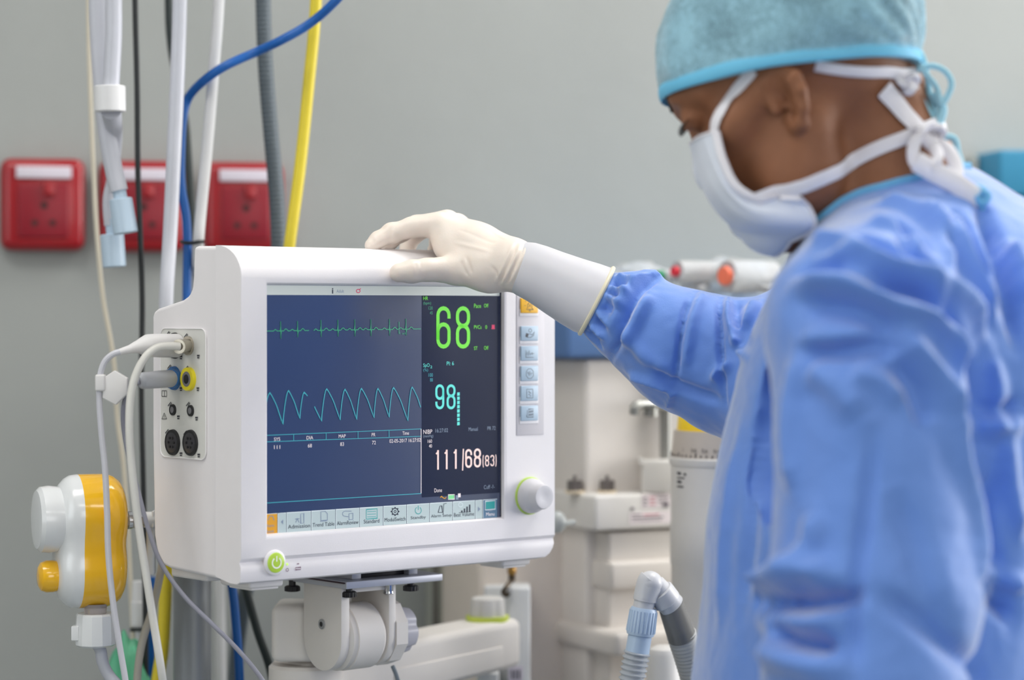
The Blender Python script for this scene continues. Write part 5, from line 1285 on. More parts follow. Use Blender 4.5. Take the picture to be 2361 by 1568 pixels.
add_hand(B, -.0016)
# neck
chain(B, [P(1955, 235, 2.055), P(2045, 500, 2.055), nb_], [.060, .0600, .050], .042)
chain(B, [P(1990, 240, 2.05), P(2080, 450, 2.055)], [.046, .045], .03)
# head
B.put(*ell(hp(-.012, 0, .050), (.096, .074, .086), HM), k=.02)
B.put(*ell(hp(-.045, 0, .030), (.062, .066, .066), HM), k=.03)
B.put(*ell(hp(.040, 0, -.022), (.055, .058, .075), HM), k=.02)
B.put(*ell(hp(.054, 0, -.038), (.038, .043, .054), HM), k=.02)
for s_ in (-1, 1):
    chain(B, [hp(.004, .048 * s_, -.040), hp(.026, .040 * s_, -.070), hp(.070, .012 * s_, -.086)], [.018, .017, .016], .035)
    chain(B, [hp(.004, .066 * s_, .008), hp(.052, .058 * s_, -.006), hp(.072, .040 * s_, -.018)], [.009, .011, .012], .018)   # cheekbone
    chain(B, [hp(.086, .006 * s_, .040), hp(.079, .032 * s_, .041), hp(.062, .050 * s_, .034)], [.0085, .0080, .0075], .022)    # brow
    B.put(*ell(hp(.097, .034 * s_, .024), (.014, .017, .0125), HM), k=.010, op='s')
    B.put(*ell(hp(.0775, .032 * s_, .0225), (.0145, .0145, .0135), HM), k=.004)                                           # lid over the eyeball
    chain(B, [hp(.087, .022 * s_, .020), hp(.0905, .033 * s_, .0175), hp(.083, .046 * s_, .020)], [.0022, .0028, .0022], .003)
B.put(*rcone(hp(.084, 0, .026), hp(.096, 0, -.018), .0075, .0105), k=.012)
B.put(*rcone(hp(.096, 0, -.018), hp(.098, 0, -.024), .0105, .0112), k=.008)
for s_ in (-1, 1): B.put(*rcone(hp(.092, .011 * s_, -.026), hp(.088, .013 * s_, -.026), .0065, .006), k=.006)
chain(B, [hp(.088, -.020, -.062), hp(.099, 0, -.058), hp(.088, .020, -.062)], [.004, .006, .004], .006)
chain(B, [hp(.087, -.018, -.071), hp(.097, 0, -.072), hp(.087, .018, -.071)], [.004, .0065, .004], .005)
B.put(*ell(hp(.078, 0, -.084), (.016, .018, .015), HM), k=.015)
for s_ in (-1, 1):                                                    # ears
    EX, EZ = .004, -.013
    e = [(.006, .066, -.002), (.009, .069, .012), (.005, .072, .022), (-.006, .074, .027), (-.016, .078, .023), (-.022, .083, .011), (-.020, .083, -.002), (-.013, .079, -.016), (-.004, .073, -.026), (.002, .069, -.026), (.004, .067, -.016)]
    pts = [hp(EX + x * .92, y * s_, EZ + z * .92) for x, y, z in e]; chain(B, pts, [.0036, .0038, .0040, .0042, .0042, .0040, .0038, .0042, .0058, .0055, .004], .004)
    B.put(*ell(hp(EX - .009, .0745 * s_, EZ + .004), (.0140, .0038, .0200), [tuple((hf * .93 + hl * .36 * -s_).normalized()), tuple((hl * s_ * .93 + hf * .36).normalized()), tuple(hu)]), k=.005)
    pts = [hp(EX - .009, .076 * s_, EZ + .018), hp(EX - .014, .082 * s_, EZ + .009), hp(EX - .010, .079 * s_, EZ - .008)]; chain(B, pts, [.0026, .003, .003], .004)
    B.put(*ell(hp(EX, .079 * s_, EZ), (.0075, .0085, .0105), HM), k=.004, op='s')
    chain(B, [hp(EX + .009, .070 * s_, EZ + .003), hp(EX + .010, .071 * s_, EZ - .004)], [.0042, .004], .005)
Vb, Qb = B.mesh(); Vb = smooth(Vb, Qb, 1, .4)
m_skin = mat('brown_skin', (142, 92, 62), .62, sss=.12, noise_amt=.06, noise_scale=60, bump=.15, bump_scale=350)
body = sdmesh('body', Vb, Qb, m_skin, person)
bvb = caster(Vb, Qb)
def push_out(p, gap):
    loc, nor, i, d = bvb.find_nearest(p)
    side = (p - loc).dot(nor)
    if side < gap: return loc + nor * gap
    return p
def skin_at(px, py, off): 
    h = hit(bvb, px, py); 
    if h is None: return None
    return h
# ------------------------------------------------------------------ eyes, brows, hair
m_hair = mat('black_hair', (22, 18, 18), .7, bump=.8, bump_scale=900)
for s_ in (1, -1):
    eb = MB(); eb.sphere(hp(.0765, .032 * s_, .0205), .0117, 0, 24)
    eb.build('eye', mat('eye_white', (200, 190, 185), .2), person)
    b = MB(); q = [hp(x, y * s_, z) for x, y, z in ((.0950, .010, .040), (.0950, .022, .0465), (.085, .038, .0485), (.070, .052, .042))]
    q = [push_out(v, .0006) for v in catmull(q, 6)]; b.tube(q, .002, n=8, rfun=lambda s, L: (.0024 * min(1, 4 * (1 - s / L) + .2), .0016), smoothpath=False); b.build('eyebrow', m_hair, person)
    b = MB()
    for k in range(13):
        t = k / 12; a = hp(.0918 - .010 * t ** 2 + .001, (.022 + .026 * t) * s_, .0180 + .002 * t); d = hf * .008 + hl * (s_ * .006 * (t - .2)) + hu * -.0035
        b.tube([a, a + d * .6, a + d + hu * .0012], .0003, n=5, sub=3)
    b.build('eyelashes', m_hair, person)
# cap and hair share one skull shape
capc = hp(-.016, 0, .052)
brim = [(1541, 224), (1600, 198), (1680, 180), (1780, 170), (1900, 166), (1990, 160), (2078, 142)]
pa, pb_ = P(1541, 208, 2.03), P(2078, 146, 2.03)
bd = (pb_ - pa).normalized(); bn = bd.cross(Vector((0, 1, 0))); bn = bn if bn.z > 0 else -bn
bn = (bn + Vector((0, .10, 0))).normalized()
bmid = P(1800, 188, 2.03)
def plane_fn(n, p):
    n = tuple(n); p = tuple(p)
    def fn(X, Y, Z): return -((X - p[0]) * n[0] + (Y - p[1]) * n[1] + (Z - p[2]) * n[2])
    return fn
big = ((-9, -9, -9), (9, 9, 9))
hx_ = axis((.08, .38, .003)); hy_ = axis((1.90, 2.17, .003)); hz_ = axis((1.50, 1.76, .003))
Hf = Field(hx_, hy_, hz_)
Hf.put(*ell(hp(-.012, 0, .050), (.0990, .0768, .0890), HM), k=.01); Hf.put(*ell(hp(-.045, 0, .036), (.066, .070, .066), HM), k=.03)
Hf.put(plane_fn(bn, bmid + bn * .004), *big, k=.004, op='i')
V, Q = Hf.mesh(); sdmesh('hair', V, Q, m_hair, person)
Cf = Field(hx_, hy_, hz_)
CAPE = ((capc, (.1045, .0825, .096), .01), (hp(-.060, 0, .045), (.063, .066, .072), .05), (hp(-.072, .0, .010), (.034, .036, .034), .03), (hp(.034, 0, .045), (.0655, .066, .050), .03), (hp(.0, .062, .022), (.030, .023, .026), .03), (hp(.0, -.062, .022), (.030, .023, .026), .03))
for c_, r_, k_ in CAPE: Cf.put(*ell(c_, r_, HM), k=k_)
Cf.put(plane_fn(bn, bmid), *big, k=.004, op='i')
V, Q = Cf.mesh(); N = vnormals(V, Q)
cn = np.array([tuple(capc)]); rel = V - cn; fx = rel @ np3(hf); fy = rel @ np3(hl); fz = rel @ np3(hu)
ang = np.arctan2(fy, -fx - .06); rr0 = np.clip((-fx - .02) / .08, 0, 1)
disp = .0016 * np.sin(ang * 17 + 3 * np.sin(fz * 60)) * rr0 * rr0 
disp += np.array([.0032 * noise.noise(Vector(v) * 22) + .0012 * noise.noise(Vector(v) * 60) for v in V])
hgt = (V - np3(bmid)) @ np3(bn); disp *= np.clip(hgt / .02, 0, 1)
V = V + N * disp[:, None]
def cap_material():
    m = bpy.data.materials.new('cap_nonwoven'); m.use_nodes = True; nt = m.node_tree; b = nt.nodes['Principled BSDF']
    tc = nt.nodes.new('ShaderNodeTexCoord'); vo = nt.nodes.new('ShaderNodeTexNoise'); vo.inputs['Scale'].default_value = 130; vo.inputs['Detail'].default_value = 6; vo.inputs['Distortion'].default_value = 2.5
    n2 = nt.nodes.new('ShaderNodeTexNoise'); n2.inputs['Scale'].default_value = 26; n2.inputs['Detail'].default_value = 4
    nt.links.new(tc.outputs['Object'], vo.inputs['Vector']); nt.links.new(tc.outputs['Object'], n2.inputs['Vector'])
    ad = nt.nodes.new('ShaderNodeMath'); ad.operation = 'ADD'; nt.links.new(vo.outputs['Fac'], ad.inputs[0]); nt.links.new(n2.outputs['Fac'], ad.inputs[1])
    mr = nt.nodes.new('ShaderNodeMapRange'); mr.inputs[1].default_value = .8; mr.inputs[2].default_value = 1.2; mr.inputs[3].default_value = .48; mr.inputs[4].default_value = .88
    nt.links.new(ad.outputs[0], mr.inputs[0]); nt.links.new(mr.outputs[0], b.inputs['Alpha'])
    b.inputs['Base Color'].default_value = srgb((158, 208, 228)) + (1,); b.inputs['Roughness'].default_value = .7
    b.inputs['Sheen Weight'].default_value = .3
    return m
m_cap = cap_material(); m_band = mat('cap_band_blue', (110, 195, 232), .6)
cap = sdmesh('surgical_cap', V, Q, m_cap, person)
# trim band along the cut of the cap
def cap_edge(a, off=.0):
    d = (bd * math.cos(a) + Vector((0, 1, 0)).cross(bd).cross(bn) * 0 + (bn.cross(bd)) * math.sin(a)).normalized()
    lo_, hi_ = .02, .2; o = bmid + bd * .0 + bn * .002
    o = Vector(((pa.x + pb_.x) / 2, 2.03, 0)); o.z = bmid.z - ((o - bmid).x * bn.x + (o.y - bmid.y) * bn.y) / bn.z
    o = o + bn * .0035
    for _ in range(26):
        md = (lo_ + hi_) / 2; p = o + d * md; v = capf(p)
        if v < 0: lo_ = md
        else: hi_ = md
    return o + d * (lo_ + off)
def capf(p):
    r = 1.
    for c, rad, k in CAPE:
        f = ell(c, rad, HM)[0](np.float64(p.x), np.float64(p.y), np.float64(p.z)); r = float(comb(np.float64(r), np.float64(f), k, 'u'))
    return r
loop = [cap_edge(2 * math.pi * k / 72) for k in range(72)]; loop = loop + [loop[0]]
b = MB(); b.tube(loop, .004, n=10, rfun=lambda s, L: (.0062, .0016), flat=tuple(bn), smoothpath=False, cap=False); b.build('cap_band', m_band, cap)
m_tie = mat('cap_tie_blue', (165, 215, 232), .6)
def tie_tube(name, pts, r, m, parent, flat=None, aspect=.35):
    b = MB(); b.tube([P(*p) for p in pts], r, n=8, sub=6, rfun=(lambda s, L: (r, r * aspect)) if flat else None, flat=flat); return b.build(name, m, parent)
yk = 2.02
tie_tube('cap_tie', [(2078,130,yk),(2095,160,yk),(2110,200,yk),(2130,240,yk),(2150,275,yk),(2165,310,yk),(2200,320,yk),(2208,350,yk),(2216,385,yk),(2205,400,yk)], .0030, m_tie, cap)
tie_tube('cap_tie', [(2085,110,yk-.01),(2115,140,yk-.01),(2130,165,yk-.01),(2158,200,yk-.01),(2172,238,yk-.01),(2188,215,yk-.01),(2194,190,yk-.01),(2180,165,yk-.01),(2150,152,yk-.01),(2115,160,yk-.01)], .0026, m_tie, cap)
tie_tube('cap_tie', [(2080,120,yk+.005),(2110,110,yk+.005),(2125,128,yk+.005),(2135,165,yk+.005),(2142,210,yk+.005),(2150,262,yk+.005),(2128,262,yk+.005),(2112,235,yk+.005),(2118,200,yk+.005)], .0028, m_tie, cap)
tie_tube('cap_tie', [(2150,215,yk),(2172,250,yk),(2160,300,yk),(2172,340,yk),(2190,370,yk)], .0045, m_tie, cap)
def knot0(c, R_, r):
    b = MB(); q = [c + Vector(((math.sin(t) + 1.6 * math.sin(2 * t)) * R_ / 2.6, math.sin(3 * t) * R_ * .5, (math.cos(t) - 1.6 * math.cos(2 * t)) * R_ / 2.6)) for t in [2 * math.pi * k / 36 for k in range(37)]]
    b.tube(q, r, n=8, smoothpath=False); return b
knot0(P(2090, 128, yk), .0085, .0036).build('tie_knot', m_tie, cap)
# ------------------------------------------------------------------ face mask
m_mask = mat('mask_white', (228, 234, 246), .65, noise_amt=.02, sheen=.2); m_strap = mat('strap_white', (232, 230, 236), .65)
ctl = [[(1650,303,1.978),(1622,312,1.99),(1603,322,2.02),(1600,330,2.06),(1620,335,2.11)],
       [(1668,372,1.972),(1640,376,1.985),(1616,388,2.02),(1611,397,2.06),(1635,395,2.12)],
       [(1700,432,1.968),(1672,442,1.975),(1643,457,2.01),(1637,464,2.06),(1665,460,2.12)],
       [(1757,461,1.968),(1735,497,1.968),(1703,520,2.00),(1690,522,2.06),(1715,510,2.12)],
       [(1846,440,1.972),(1880,516,1.972),(1832,553,2.00),(1768,560,2.06),(1765,540,2.12)]]
rows = [catmull([P(*p) for p in r_], 8) for r_ in ctl]; cols = len(rows[0])
grid = [catmull([r_[j] for r_ in rows], 8) for j in range(cols)]       # grid[j][i]
nr = len(grid[0]); vs = []
for j in range(cols):
    for i in range(nr):
        p = grid[j][i]; v = i / (nr - 1); u = j / (cols - 1)
        p = p + Vector((0, -1, 0)) * (.0016 * math.sin(u * 34 + v * 3) * math.sin(math.pi * min(1, v * 1.1))) 
        vs.append(push_out(p, .0022))
fs = [(j*nr+i, (j+1)*nr+i, (j+1)*nr+i+1, j*nr+i+1) for j in range(cols - 1) for i in range(nr - 1)]
mk = MB(); mk.add(vs, fs); mask = mk.build('face_mask', m_mask, person); so = mask.modifiers.new('thickness', 'SOLIDIFY'); so.thickness = .0012; so.offset = 0
def strap(name, pts, hw, m=None, parent=mask, lift=.0018, flat=None, th=.0008):
    q = []
    for p in pts:
        if len(p) == 3: q.append(P(*p))
        else:
            h = hit(bvb, *p); q.append(h if h is not None else P(p[0], p[1], 2.02))
    q = catmull(q, 8); q = [push_out(v, lift) for v in q]
    n_ = []
    vs = []; fs = []; N_ = len(q)
    for i, p in enumerate(q):
        t = (q[min(i+1, N_-1)] - q[max(i-1, 0)]).normalized(); loc, nor, _, dd = bvb.find_nearest(p)
        if dd > .02: nor = Vector((0, -1, 0))
        w = nor.cross(t).normalized(); nn = w.cross(t).normalized(); 
        for k in range(10):
            a = 2 * math.pi * k / 10; vs.append(p + w * (hw * math.cos(a)) + nn * (th * math.sin(a)))
    for i in range(N_ - 1):
        for k in range(10): fs.append((i*10+k, i*10+(k+1) % 10, (i+1)*10+(k+1) % 10, (i+1)*10+k))
    fs.append(tuple(range(10))); fs.append(tuple((N_-1)*10+k for k in range(10)))
    b = MB(); b.add(vs, fs); return b.build(name, m or m_strap, parent)
edge = [vs[i] for i in range(nr)]
b = MB(); b.tube([e + Vector((0, -.0006, 0)) for e in edge], .003, n=8, rfun=lambda s, L: (.0034, .0012), flat=(1, 0, .3), smoothpath=False); b.build('mask_binding', m_strap, mask)
b = MB(); b.tube([vs[j * nr] for j in range(cols)], .0016, n=8, smoothpath=False); b.tube([vs[j * nr + nr - 1] for j in range(cols)], .0016, n=8, smoothpath=False); b.build('mask_hem', m_strap, mask)
strap('mask_strap', [(1650, 308), (1662, 262), (1688, 222), (1716, 190), (1738, 160)], .0062)
strap('mask_strap', [(1745, 461, 1.966), (1800, 440), (1846, 430), (1900, 408), (1960, 375), (2030, 340), (2095, 315), (2130, 300, 2.04)], .0058, lift=.0026)
strap('mask_strap', [(1880, 150), (1940, 160), (2000, 165), (2050, 166), (2082, 176, 2.02)], .0048)
tie_tube('strap_end', [(2080,165,2.02),(2086,190,2.01),(2100,215,2.01)], .0085, m_strap, mask, flat=(1, 0, .2))
strap('strap_end', [(2034, 203), (2060, 235), (2090, 272), (2125,305,2.0), (2152,332,2.0)], .0080, lift=.003)
tie_tube('strap_end', [(2150,290,1.98),(2118,312,1.975),(2106,342,1.972),(2110,375,1.97),(2138,388,1.965),(2162,368,1.965),(2150,335,1.98),(2128,316,1.98)], .0052, m_strap, mask, flat=(.8, 0, .6))
tie_tube('strap_end', [(2112,372,1.966),(2155,396,1.964),(2200,420,1.962),(2235,444,1.962),(2262,466,1.964)], .0085, m_strap, mask, flat=(.5, 0, 1))
tie_tube('strap_end', [(2150,325,1.99),(2185,345,1.985),(2205,390,1.975),(2196,425,1.965)], .0060, m_strap, mask, flat=(1, 0, .2))
def knot(c, R_, r, ph=0):
    b = MB(); q = [c + Vector(((math.sin(t) + 1.6 * math.sin(2 * t)) * R_ / 2.6, math.sin(3 * t + ph) * R_ * .5, (math.cos(t) - 1.6 * math.cos(2 * t)) * R_ / 2.6)) for t in [2 * math.pi * k / 36 for k in range(37)]]
    b.tube(q, r, n=8, smoothpath=False, rfun=lambda s, L: (r, r * .6)); return b
knot(P(2092, 190, 1.995), .0085, .0042).build('strap_knot', m_strap, mask)
knot(P(2146, 312, 1.99), .0105, .0048, 1).build('strap_knot', m_strap, mask)
# ------------------------------------------------------------------ gown
xs = axis((.0, .66, .0045)); ys = axis((1.68, 2.36, .0045)); zs = axis((.44, 1.05, .011), (1.05, 1.52, .0045))
G_ = Field(xs, ys, zs)
chain(G_, [P(2160, 815, 2.06)] + [P(2110, 950, 2.06), P(2060, 1250, 2.06), P(2035, 1650, 2.06), Vector((P(2035, 1, 2.06).x, 2.06, .46))], [.142, .142, .149, .154, .19], .05, sc_=(1, .76, 1), margin=.06)
nbg = P(2086, 606, 2.05)
chain(G_, [nbg, P(1990, 762, 1.868)], [.074, .078], .03, margin=.05); chain(G_, [nbg, P(2040, 670, 2.22)], [.074, .075], .03, margin=.05)
chain(G_, [P(2140, 640, 2.06), P(2290, 800, 2.05)], [.08, .10], .06, margin=.05)
chain(G_, [P(2000, 770, 1.868), P(2010, 1010, 1.845), P(2018, 1370, 1.83), P(1990, 1560, 1.82), P(1960, 1800, 1.81), LWR + Vector((0, 0, .02))], [.079, .073, .080, .077, .068, .040], .009)
chain(G_, [P(2040, 680, 2.22), P(1830, 890, 2.225), P(1740, 855, 2.235)], [.078, .068, .064], .03)
chain(G_, [P(1740, 855, 2.235), P(1650, 830, 2.245), P(1560, 792, 2.25), P(1470, 742, 2.26), P(1424, 717, 2.265), P(1408, 710, 2.266)], [.063, .0575, .0525, .0430, .0345, .0290], .015)
chain(G_, [P(1760, 905, 2.235), P(1660, 915, 2.245), P(1560, 890, 2.252), P(1490, 830, 2.258)], [.036, .024, .016, .014], .02)
chain(G_, [P(1452, 642, 2.252), P(1508, 638, 2.252)], [.009, .010], .005)
chain(G_, [P(1800, 850, 1.985), P(1783, 980, 1.962), P(1776, 1090, 1.950), P(1786, 1190, 1.935)], [.010, .018, .018, .008], .010, op='s')
Vg, Qg = G_.mesh(); Vg = smooth(Vg, Qg, 2, .5)
bvg = caster(Vg, Qg)
random.seed(11)
ST = []
def fold(pts, w, a): ST.append((pts, w, a))
# sleeve of the near arm
fold([(1850, 800), (1832, 920), (1826, 1040), (1836, 1130)], .012, .005)
fold([(1745, 1345), (1800, 1330), (1870, 1318), (1930, 1330)], .011, .010)
fold([(1745, 1385), (1830, 1392), (1900, 1390), (1975, 1372)], .008, -.012)
fold([(1760, 1425), (1850, 1440), (1930, 1420)], .012, .008)
fold([(1790, 1450), (1850, 1478), (1930, 1495)], .008, -.010)
fold([(1760, 1500), (1850, 1530), (1950, 1545)], .012, .007)
fold([(2015, 1000), (2000, 1150), (1978, 1300), (1965, 1430), (1975, 1560)], .006, -.004)
fold([(2030, 1370), (2120, 1430), (2200, 1500), (2250, 1560)], .010, -.006)
fold([(2180, 900), (2215, 1050), (2245, 1200), (2262, 1350)], .012, .006)
fold([(1860, 815), (1930, 812), (2000, 800), (2075, 800)], .006, -.005)
fold([(1850, 780), (1930, 775), (2010, 765)], .010, .004)
# shoulder and back
fold([(1838, 660), (1900, 655), (1980, 665), (2060, 705), (2140, 730), (2200, 790)], .010, .009)
fold([(1850, 700), (1930, 705), (2010, 730), (2080, 770)], .012, -.006)
fold([(1900, 600), (1980, 590), (2060, 620), (2150, 650), (2230, 710), (2270, 790)], .009, .008)
fold([(1990, 650), (2080, 660), (2160, 700), (2210, 760), (2240, 850), (2250, 950)], .009, -.009)
fold([(2075, 760), (2120, 820), (2160, 880), (2200, 960)], .012, .009)
fold([(2000, 520), (2060, 530), (2120, 570)], .008, .005); fold([(1960, 545), (2030, 560), (2110, 610)], .007, -.006)
fold([(2080, 520), (2100, 570), (2170, 610)], .007, -.006)
fold([(2170, 500), (2200, 580), (2240, 660), (2290, 740)], .008, .009); fold([(2205, 490), (2245, 560), (2285, 640)], .006, -.007)
fold([(2120, 480), (2160, 560), (2190, 620)], .007, .005)
fold([(2262, 470), (2290, 540), (2315, 610), (2335, 700), (2345, 800)], .008, -.009)
fold([(2320, 560), (2345, 620), (2358, 700)], .008, .008)
fold([(2230, 940), (2290, 945), (2350, 930)], .006, -.006); fold([(2240, 975), (2300, 985), (2355, 975)], .010, .006)
fold([(2290, 1080), (2270, 1200), (2300, 1320), (2330, 1440)], .010, -.007)
fold([(1700, 1000), (1680, 1150), (1665, 1300), (1655, 1450)], .012, .004); fold([(1740, 1000), (1725, 1200), (1710, 1400)], .012, -.004)
# extra creases on the shoulder and back
fold([(1880, 560), (1930, 560), (1990, 580)], .007, .006); fold([(1850, 630), (1900, 620), (1950, 622)], .006, -.004)
fold([(2030, 470), (2080, 480), (2140, 520), (2190, 580)], .006, .006); fold([(2050, 500), (2100, 530), (2150, 580)], .005, -.005)
fold([(2120, 640), (2170, 700), (2200, 780), (2215, 860)], .007, .006); fold([(1960, 860), (2030, 880), (2090, 930)], .012, .006)
fold([(1870, 850), (1930, 890), (1990, 960)], .014, .006); fold([(2060, 830), (2110, 900), (2140, 980)], .010, -.005)
fold([(2280, 820), (2300, 900), (2290, 1000)], .008, .006); fold([(2320, 1000), (2330, 1120), (2350, 1240)], .008, .006)
fold([(2260, 1350), (2300, 1400), (2340, 1420)], .007, -.006); fold([(2270, 1300), (2320, 1340), (2355, 1350)], .008, .006)
fold([(2060, 1120), (2110, 1250), (2140, 1380), (2200, 1460)], .014, -.004); fold([(1880, 1180), (1870, 1260), (1820, 1320)], .010, .005)
# far sleeve
fold([(1604, 668), (1582, 715), (1570, 770), (1562, 830), (1552, 900)], .0026, -.0042); fold([(1625, 672), (1602, 720), (1588, 780), (1578, 850)], .0055, .0028); fold([(1400, 832), (1450, 862), (1500, 880), (1550, 902)], .0045, .0035); fold([(1553, 900), (1540, 940)], .003, .003)
fold([(1678, 686), (1680, 740), (1698, 790), (1722, 826)], .0042, .0050); fold([(1664, 684), (1660, 740), (1662, 830), (1672, 930)], .0028, -.0045); fold([(1700, 700), (1706, 750), (1730, 790)], .0045, -.0035)
fold([(1745, 700), (1730, 735), (1712, 760)], .006, .005)
fold([(1640, 880), (1665, 850), (1690, 840)], .005, .004); fold([(1500, 830), (1540, 880), (1600, 905), (1660, 925)], .006, -.004)
fold([(1440, 760), (1490, 820), (1540, 860)], .008, .004)
fold([(1520, 632), (1480, 665), (1450, 720), (1425, 790), (1405, 830)], .0036, -.0040); fold([(1545, 640), (1500, 680), (1470, 740), (1445, 800)], .006, .005)
fold([(1500, 628), (1460, 650), (1430, 700), (1410, 760)], .0045, .004)
for k in range(15):                                                   # gathers at the cuff
    t = (k + .5) / 15; x0 = 1418 - 76 * t; y0 = 628 + 140 * t; L_ = random.uniform(30, 62); a = R(18 + 26 * t + random.uniform(-9, 9))
    fold([(x0 + 8, y0 + 2), (x0 + L_ * .5 * math.cos(a), y0 + L_ * .5 * math.sin(a)), (x0 + L_ * math.cos(a), y0 + L_ * math.sin(a) * 1.1)], .0026, random.choice((-.0032, .0026, -.0028)))
# finer mesh before the folds are pressed in
me = bpy.data.meshes.new('tmp'); me.from_pydata(Vg.tolist(), [], Qg.tolist())
bm = bmesh.new(); bm.from_mesh(me)
bm.verts.ensure_lookup_table()
sel = [e for e in bm.edges if e.verts[0].co.z > 1.06]
bmesh.ops.subdivide_edges(bm, edges=sel, cuts=1, use_grid_fill=True)
bmesh.ops.triangulate(bm, faces=[f for f in bm.faces if len(f.verts) != 4])
bm.to_mesh(me); bm.free()
V2 = np.zeros(len(me.vertices) * 3); me.vertices.foreach_get('co', V2); V2 = V2.reshape(-1, 3)
polys = [tuple(p.vertices) for p in me.polygons]; bpy.data.meshes.remove(me)
Q2 = np.array([p if len(p) == 4 else (p[0], p[1], p[2], p[2]) for p in polys])
V2 = smooth(V2, Q2, 2, .5)
V2 = folds(V2, Q2, ST, bvg, 2.0)
N2 = vnormals(V2, Q2)
wr = np.array([.0035 * noise.noise(Vector((v[0] * 9, v[1] * 9, v[2] * 5))) + .0016 * noise.noise(Vector((v[0] * 30 + 5, v[1] * 30, v[2] * 16))) + .0006 * noise.noise(Vector(v) * 90) for v in V2])
V2 = V2 + N2 * wr[:, None]; V2 = smooth(V2, Q2, 1, .4)
m_gown = mat('gown_blue', (104, 146, 224), .6, spec=.45, sheen=1.0, bump=.2, bump_scale=900, noise_amt=.03, noise_scale=20)
me = bpy.data.meshes.new('gown'); inv = XF[person.name].inverted(); off = np3(inv.to_translation())
me.from_pydata((V2 + off).tolist(), [], polys); me.materials.append(m_gown); me.polygons.foreach_set('use_smooth', [True] * len(me.polygons)); me.update()
bm = bmesh.new(); bm.from_mesh(me); bmesh.ops.recalc_face_normals(bm, faces=bm.faces[:]); bm.to_mesh(me); bm.free()
gown = bpy.data.objects.new('gown', me); COL.objects.link(gown); gown.parent = person; XF['gown'] = XF[person.name]
bvg2 = BVHTree.FromPolygons([tuple(v) for v in V2], polys)
# collar, back ties
def on_gown(px, py, off=.001):
    h = hit(bvg2, px, py, off); return h if h is not None else P(px, py, 2.03)
m_col = mat('collar_cyan', (110, 180, 222), .6)
# collar: a ring around the neck where it leaves the gown
def ring_around(axis_o, axis_d, bvA, bvB, n=64):
    axis_d = axis_d.normalized(); e1 = axis_d.cross(Vector((0, 1, 0))).normalized(); e2 = axis_d.cross(e1); out = []
    return e1, e2
cpts = []
for x in range(1886, 2250, 14):
    for y in range(340, 560, 2):
        hg = hit(bvg2, x, y); hb = hit(bvb, x, y)
        if hg is not None and (hb is None or (hg - EYE).length < (hb - EYE).length): cpts.append(hit(bvg2, x, y + 4) or hg); break
cpts = [cpts[0]] + [(cpts[i-1] + cpts[i] + cpts[i+1]) / 3 for i in range(1, len(cpts) - 1)] + [cpts[-1]]
b = MB(); b.tube(cpts, .003, n=8, rfun=lambda s, L: (.0050, .0022), flat=(0, -.3, 1)); b.build('collar_binding', m_col, gown)
for pts in ([(2250, 432, 1.97), (2268, 440, 1.965), (2272, 458, 1.965), (2262, 480, 1.965), (2280, 495, 1.965), (2310, 500, 1.97)], [(2262, 440, 1.96), (2278, 452, 1.96), (2262, 470, 1.96), (2255, 450, 1.96)]):
    tie_tube('gown_tie', pts, .0032, m_col, gown)
# ------------------------------------------------------------------ gloves
m_glove = mat('latex_glove', (233, 221, 210), .4, noise_amt=.03, noise_scale=50, sss=.15, bump=.05, bump_scale=500)
m_gcuff = mat('latex_cuff', (208, 207, 213), .45, sss=.1)  # same latex as the glove; doubling and cooler lighting put into this colour
Gl = Field(axis((-.165, .035, .0014)), axis((2.26, 2.46, .0014)), axis((1.38, 1.49, .0014)))
add_hand(Gl, 0)
chain(Gl, [P(1172, 607, 2.312), P(1186, 611, 2.303), P(1205, 620, 2.298)], [.0205, .0215, .0235], .008)
V, Q = Gl.mesh(); V = smooth(V, Q, 2, .5); bvh_ = caster(V, Q)
gs = []
for k, (dx, a) in enumerate(((-22, .0010), (-12, -.0012), (-4, .0014), (5, -.0012), (12, .0012))):
    gs.append(([(1204 + dx, 562), (1196 + dx, 585), (1182 + dx, 615), (1170 + dx, 640), (1163 + dx, 655)], .0016, a))
for p_, a in (([(1062, 600), (1068, 618), (1080, 636)], -.0010), ([(1075, 592), (1082, 612), (1088, 630)], -.0009), ([(1050, 560), (1090, 570), (1130, 580)], .0008), ([(1060, 530), (1100, 545), (1140, 560)], -.0008), ([(1100, 515), (1140, 535), (1170, 552)], .0008), ([(958, 606), (960, 620), (958, 640)], -.0008), ([(968, 604), (971, 622), (968, 642)], -.0007), ([(905, 520), (900, 535), (903, 552)], -.0007), ([(862, 545), (868, 555), (866, 565)], .0008), ([(1130, 612), (1145, 630), (1150, 650)], -.0009)):
    gs.append((p_, .0018, a))
V = folds(V, Q, gs, bvh_)
glove = sdmesh('glove', V, Q, m_glove, person); glove['label'] = 'latex glove on the hand resting on the monitor'
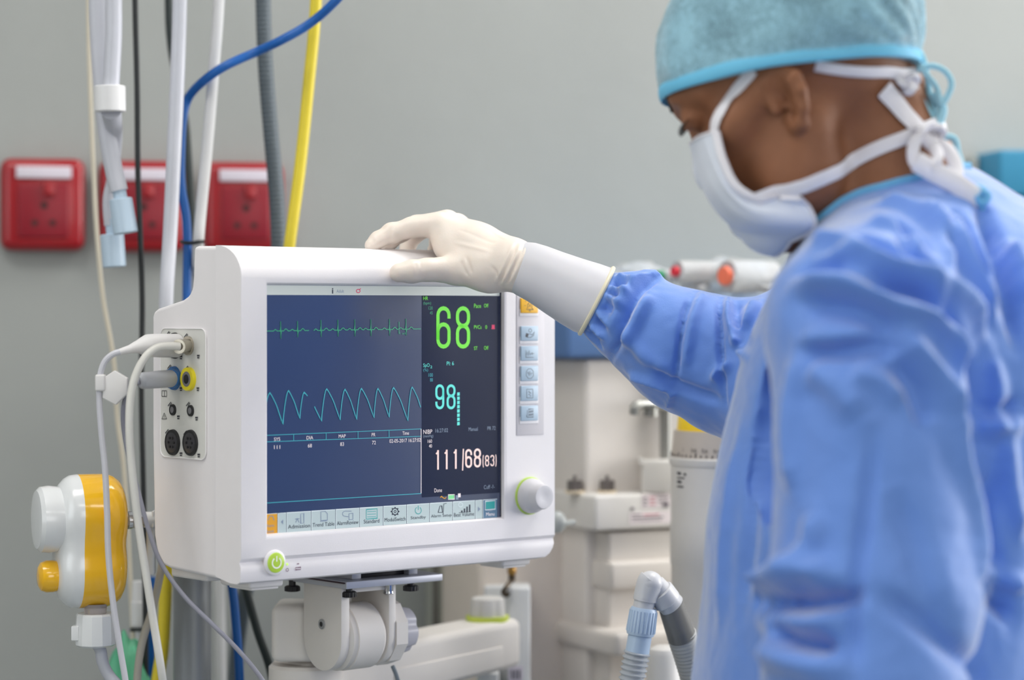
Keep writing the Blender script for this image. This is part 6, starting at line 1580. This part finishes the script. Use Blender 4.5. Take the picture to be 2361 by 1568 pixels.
# nail ridge of the thumb, as a shallow plate under the latex
# cuff: flared tube over the sleeve end
def loft(name, rings, m, parent, n=48, closed=True):
    """rings: (top px point, bottom px point, Y, depth half)"""
    vs = []; fs = []
    for (a, c, Y, dy) in rings:
        A_, C_ = P(a[0], a[1], Y), P(c[0], c[1], Y); mid_ = (A_ + C_) / 2; h = (A_ - C_) / 2
        for k in range(n):
            t = 2 * math.pi * k / n; vs.append(mid_ + h * math.cos(t) + Vector((0, dy * math.sin(t), 0)))
    for i in range(len(rings) - 1):
        for k in range(n): fs.append((i*n+k, i*n+(k+1) % n, (i+1)*n+(k+1) % n, (i+1)*n+k))
    if closed: fs.append(tuple(range(n))); fs.append(tuple((len(rings)-1)*n+k for k in range(n)))
    b = MB(); b.add(vs, fs); return b, vs
rg = [((1192, 566), (1160, 652), 2.306, .019), ((1202, 560), (1166, 660), 2.302, .0215), ((1214, 558), (1172, 668), 2.300, .0235), ((1235, 560), (1190, 680), 2.296, .0255), ((1262, 568), (1220, 697), 2.290, .0275), ((1300, 582), (1256, 722), 2.284, .0295), ((1345, 597), (1292, 746), 2.277, .0320), ((1385, 609), (1322, 764), 2.270, .0342), ((1414, 619), (1337, 769), 2.267, .0350)]
b, vs = loft('c', rg, None, None)
gc = b.build('glove_cuff', m_gcuff, glove)
n = 48; last = vs[-n:]; b = MB(); b.tube(last + [last[0], last[1]], .0022, n=8, smoothpath=False); b.build('cuff_rim', mat('cuff_rim_cream', (232, 224, 196), .5), glove)
# glove on the other hand, trousers and shoes (below the picture)
Lg = Field(axis((.14, .38, .004)), axis((1.70, 1.90, .004)), axis((.72, .98, .004)))
chain(Lg, [LWR + Vector((0, 0, .02)), LWR, LWR + Vector((-.01, 0, -.07))], [.030, .029, .029], .02, sc_=(1, 1.15, 1))
for j, (dy, L_) in enumerate(((-.030, .075), (-.011, .088), (.009, .083), (.027, .066))):
    a = LWR + Vector((-.012, dy, -.075)); chain(Lg, [a, a + Vector((-.006, 0, -L_ * .5)), a + Vector((-.024, 0, -L_))], [.0125, .0115, .010], .004)
chain(Lg, [LWR + Vector((-.02, -.015, -.03)), LWR + Vector((-.045, -.025, -.065)), LWR + Vector((-.05, -.02, -.095))], [.017, .0135, .0115], .008)
V, Q = Lg.mesh(); sdmesh('glove', V, Q, m_glove, person)
m_tr = mat('trousers_blue', (60, 92, 170), .7); m_sh = mat('shoe_white', (225, 225, 225), .4)
Tf = Field(axis((.15, .50, .008)), axis((1.88, 2.24, .008)), axis((.08, .62, .008)))
for s_ in (-1, 1):
    hy = 2.06 + s_ * .09; x0 = TOR[-1].x
    chain(Tf, [Vector((x0 - .01, hy, .60)), Vector((x0 - .02, hy, .50)), Vector((x0, hy, .12))], [.078, .072, .062], .01)
V, Q = Tf.mesh(); sdmesh('trousers', V, Q, m_tr, person)
for s_ in (-1, 1):
    Sf = Field(axis((.05, .42, .006)), axis((1.86, 2.26, .006)), axis((.0, .15, .006))); hy = 2.06 + s_ * .09
    chain(Sf, [Vector((x0 + .035, hy, .06)), Vector((x0 - .08, hy - .01, .055)), Vector((x0 - .175, hy - .012, .045))], [.047, .045, .038], .02)
    Sf.put(plane_fn(Vector((0, 0, 1)), Vector((0, 0, .003))), *big, k=.004, op='i')
    V, Q = Sf.mesh(); sdmesh('shoe', V, Q, m_sh, person)
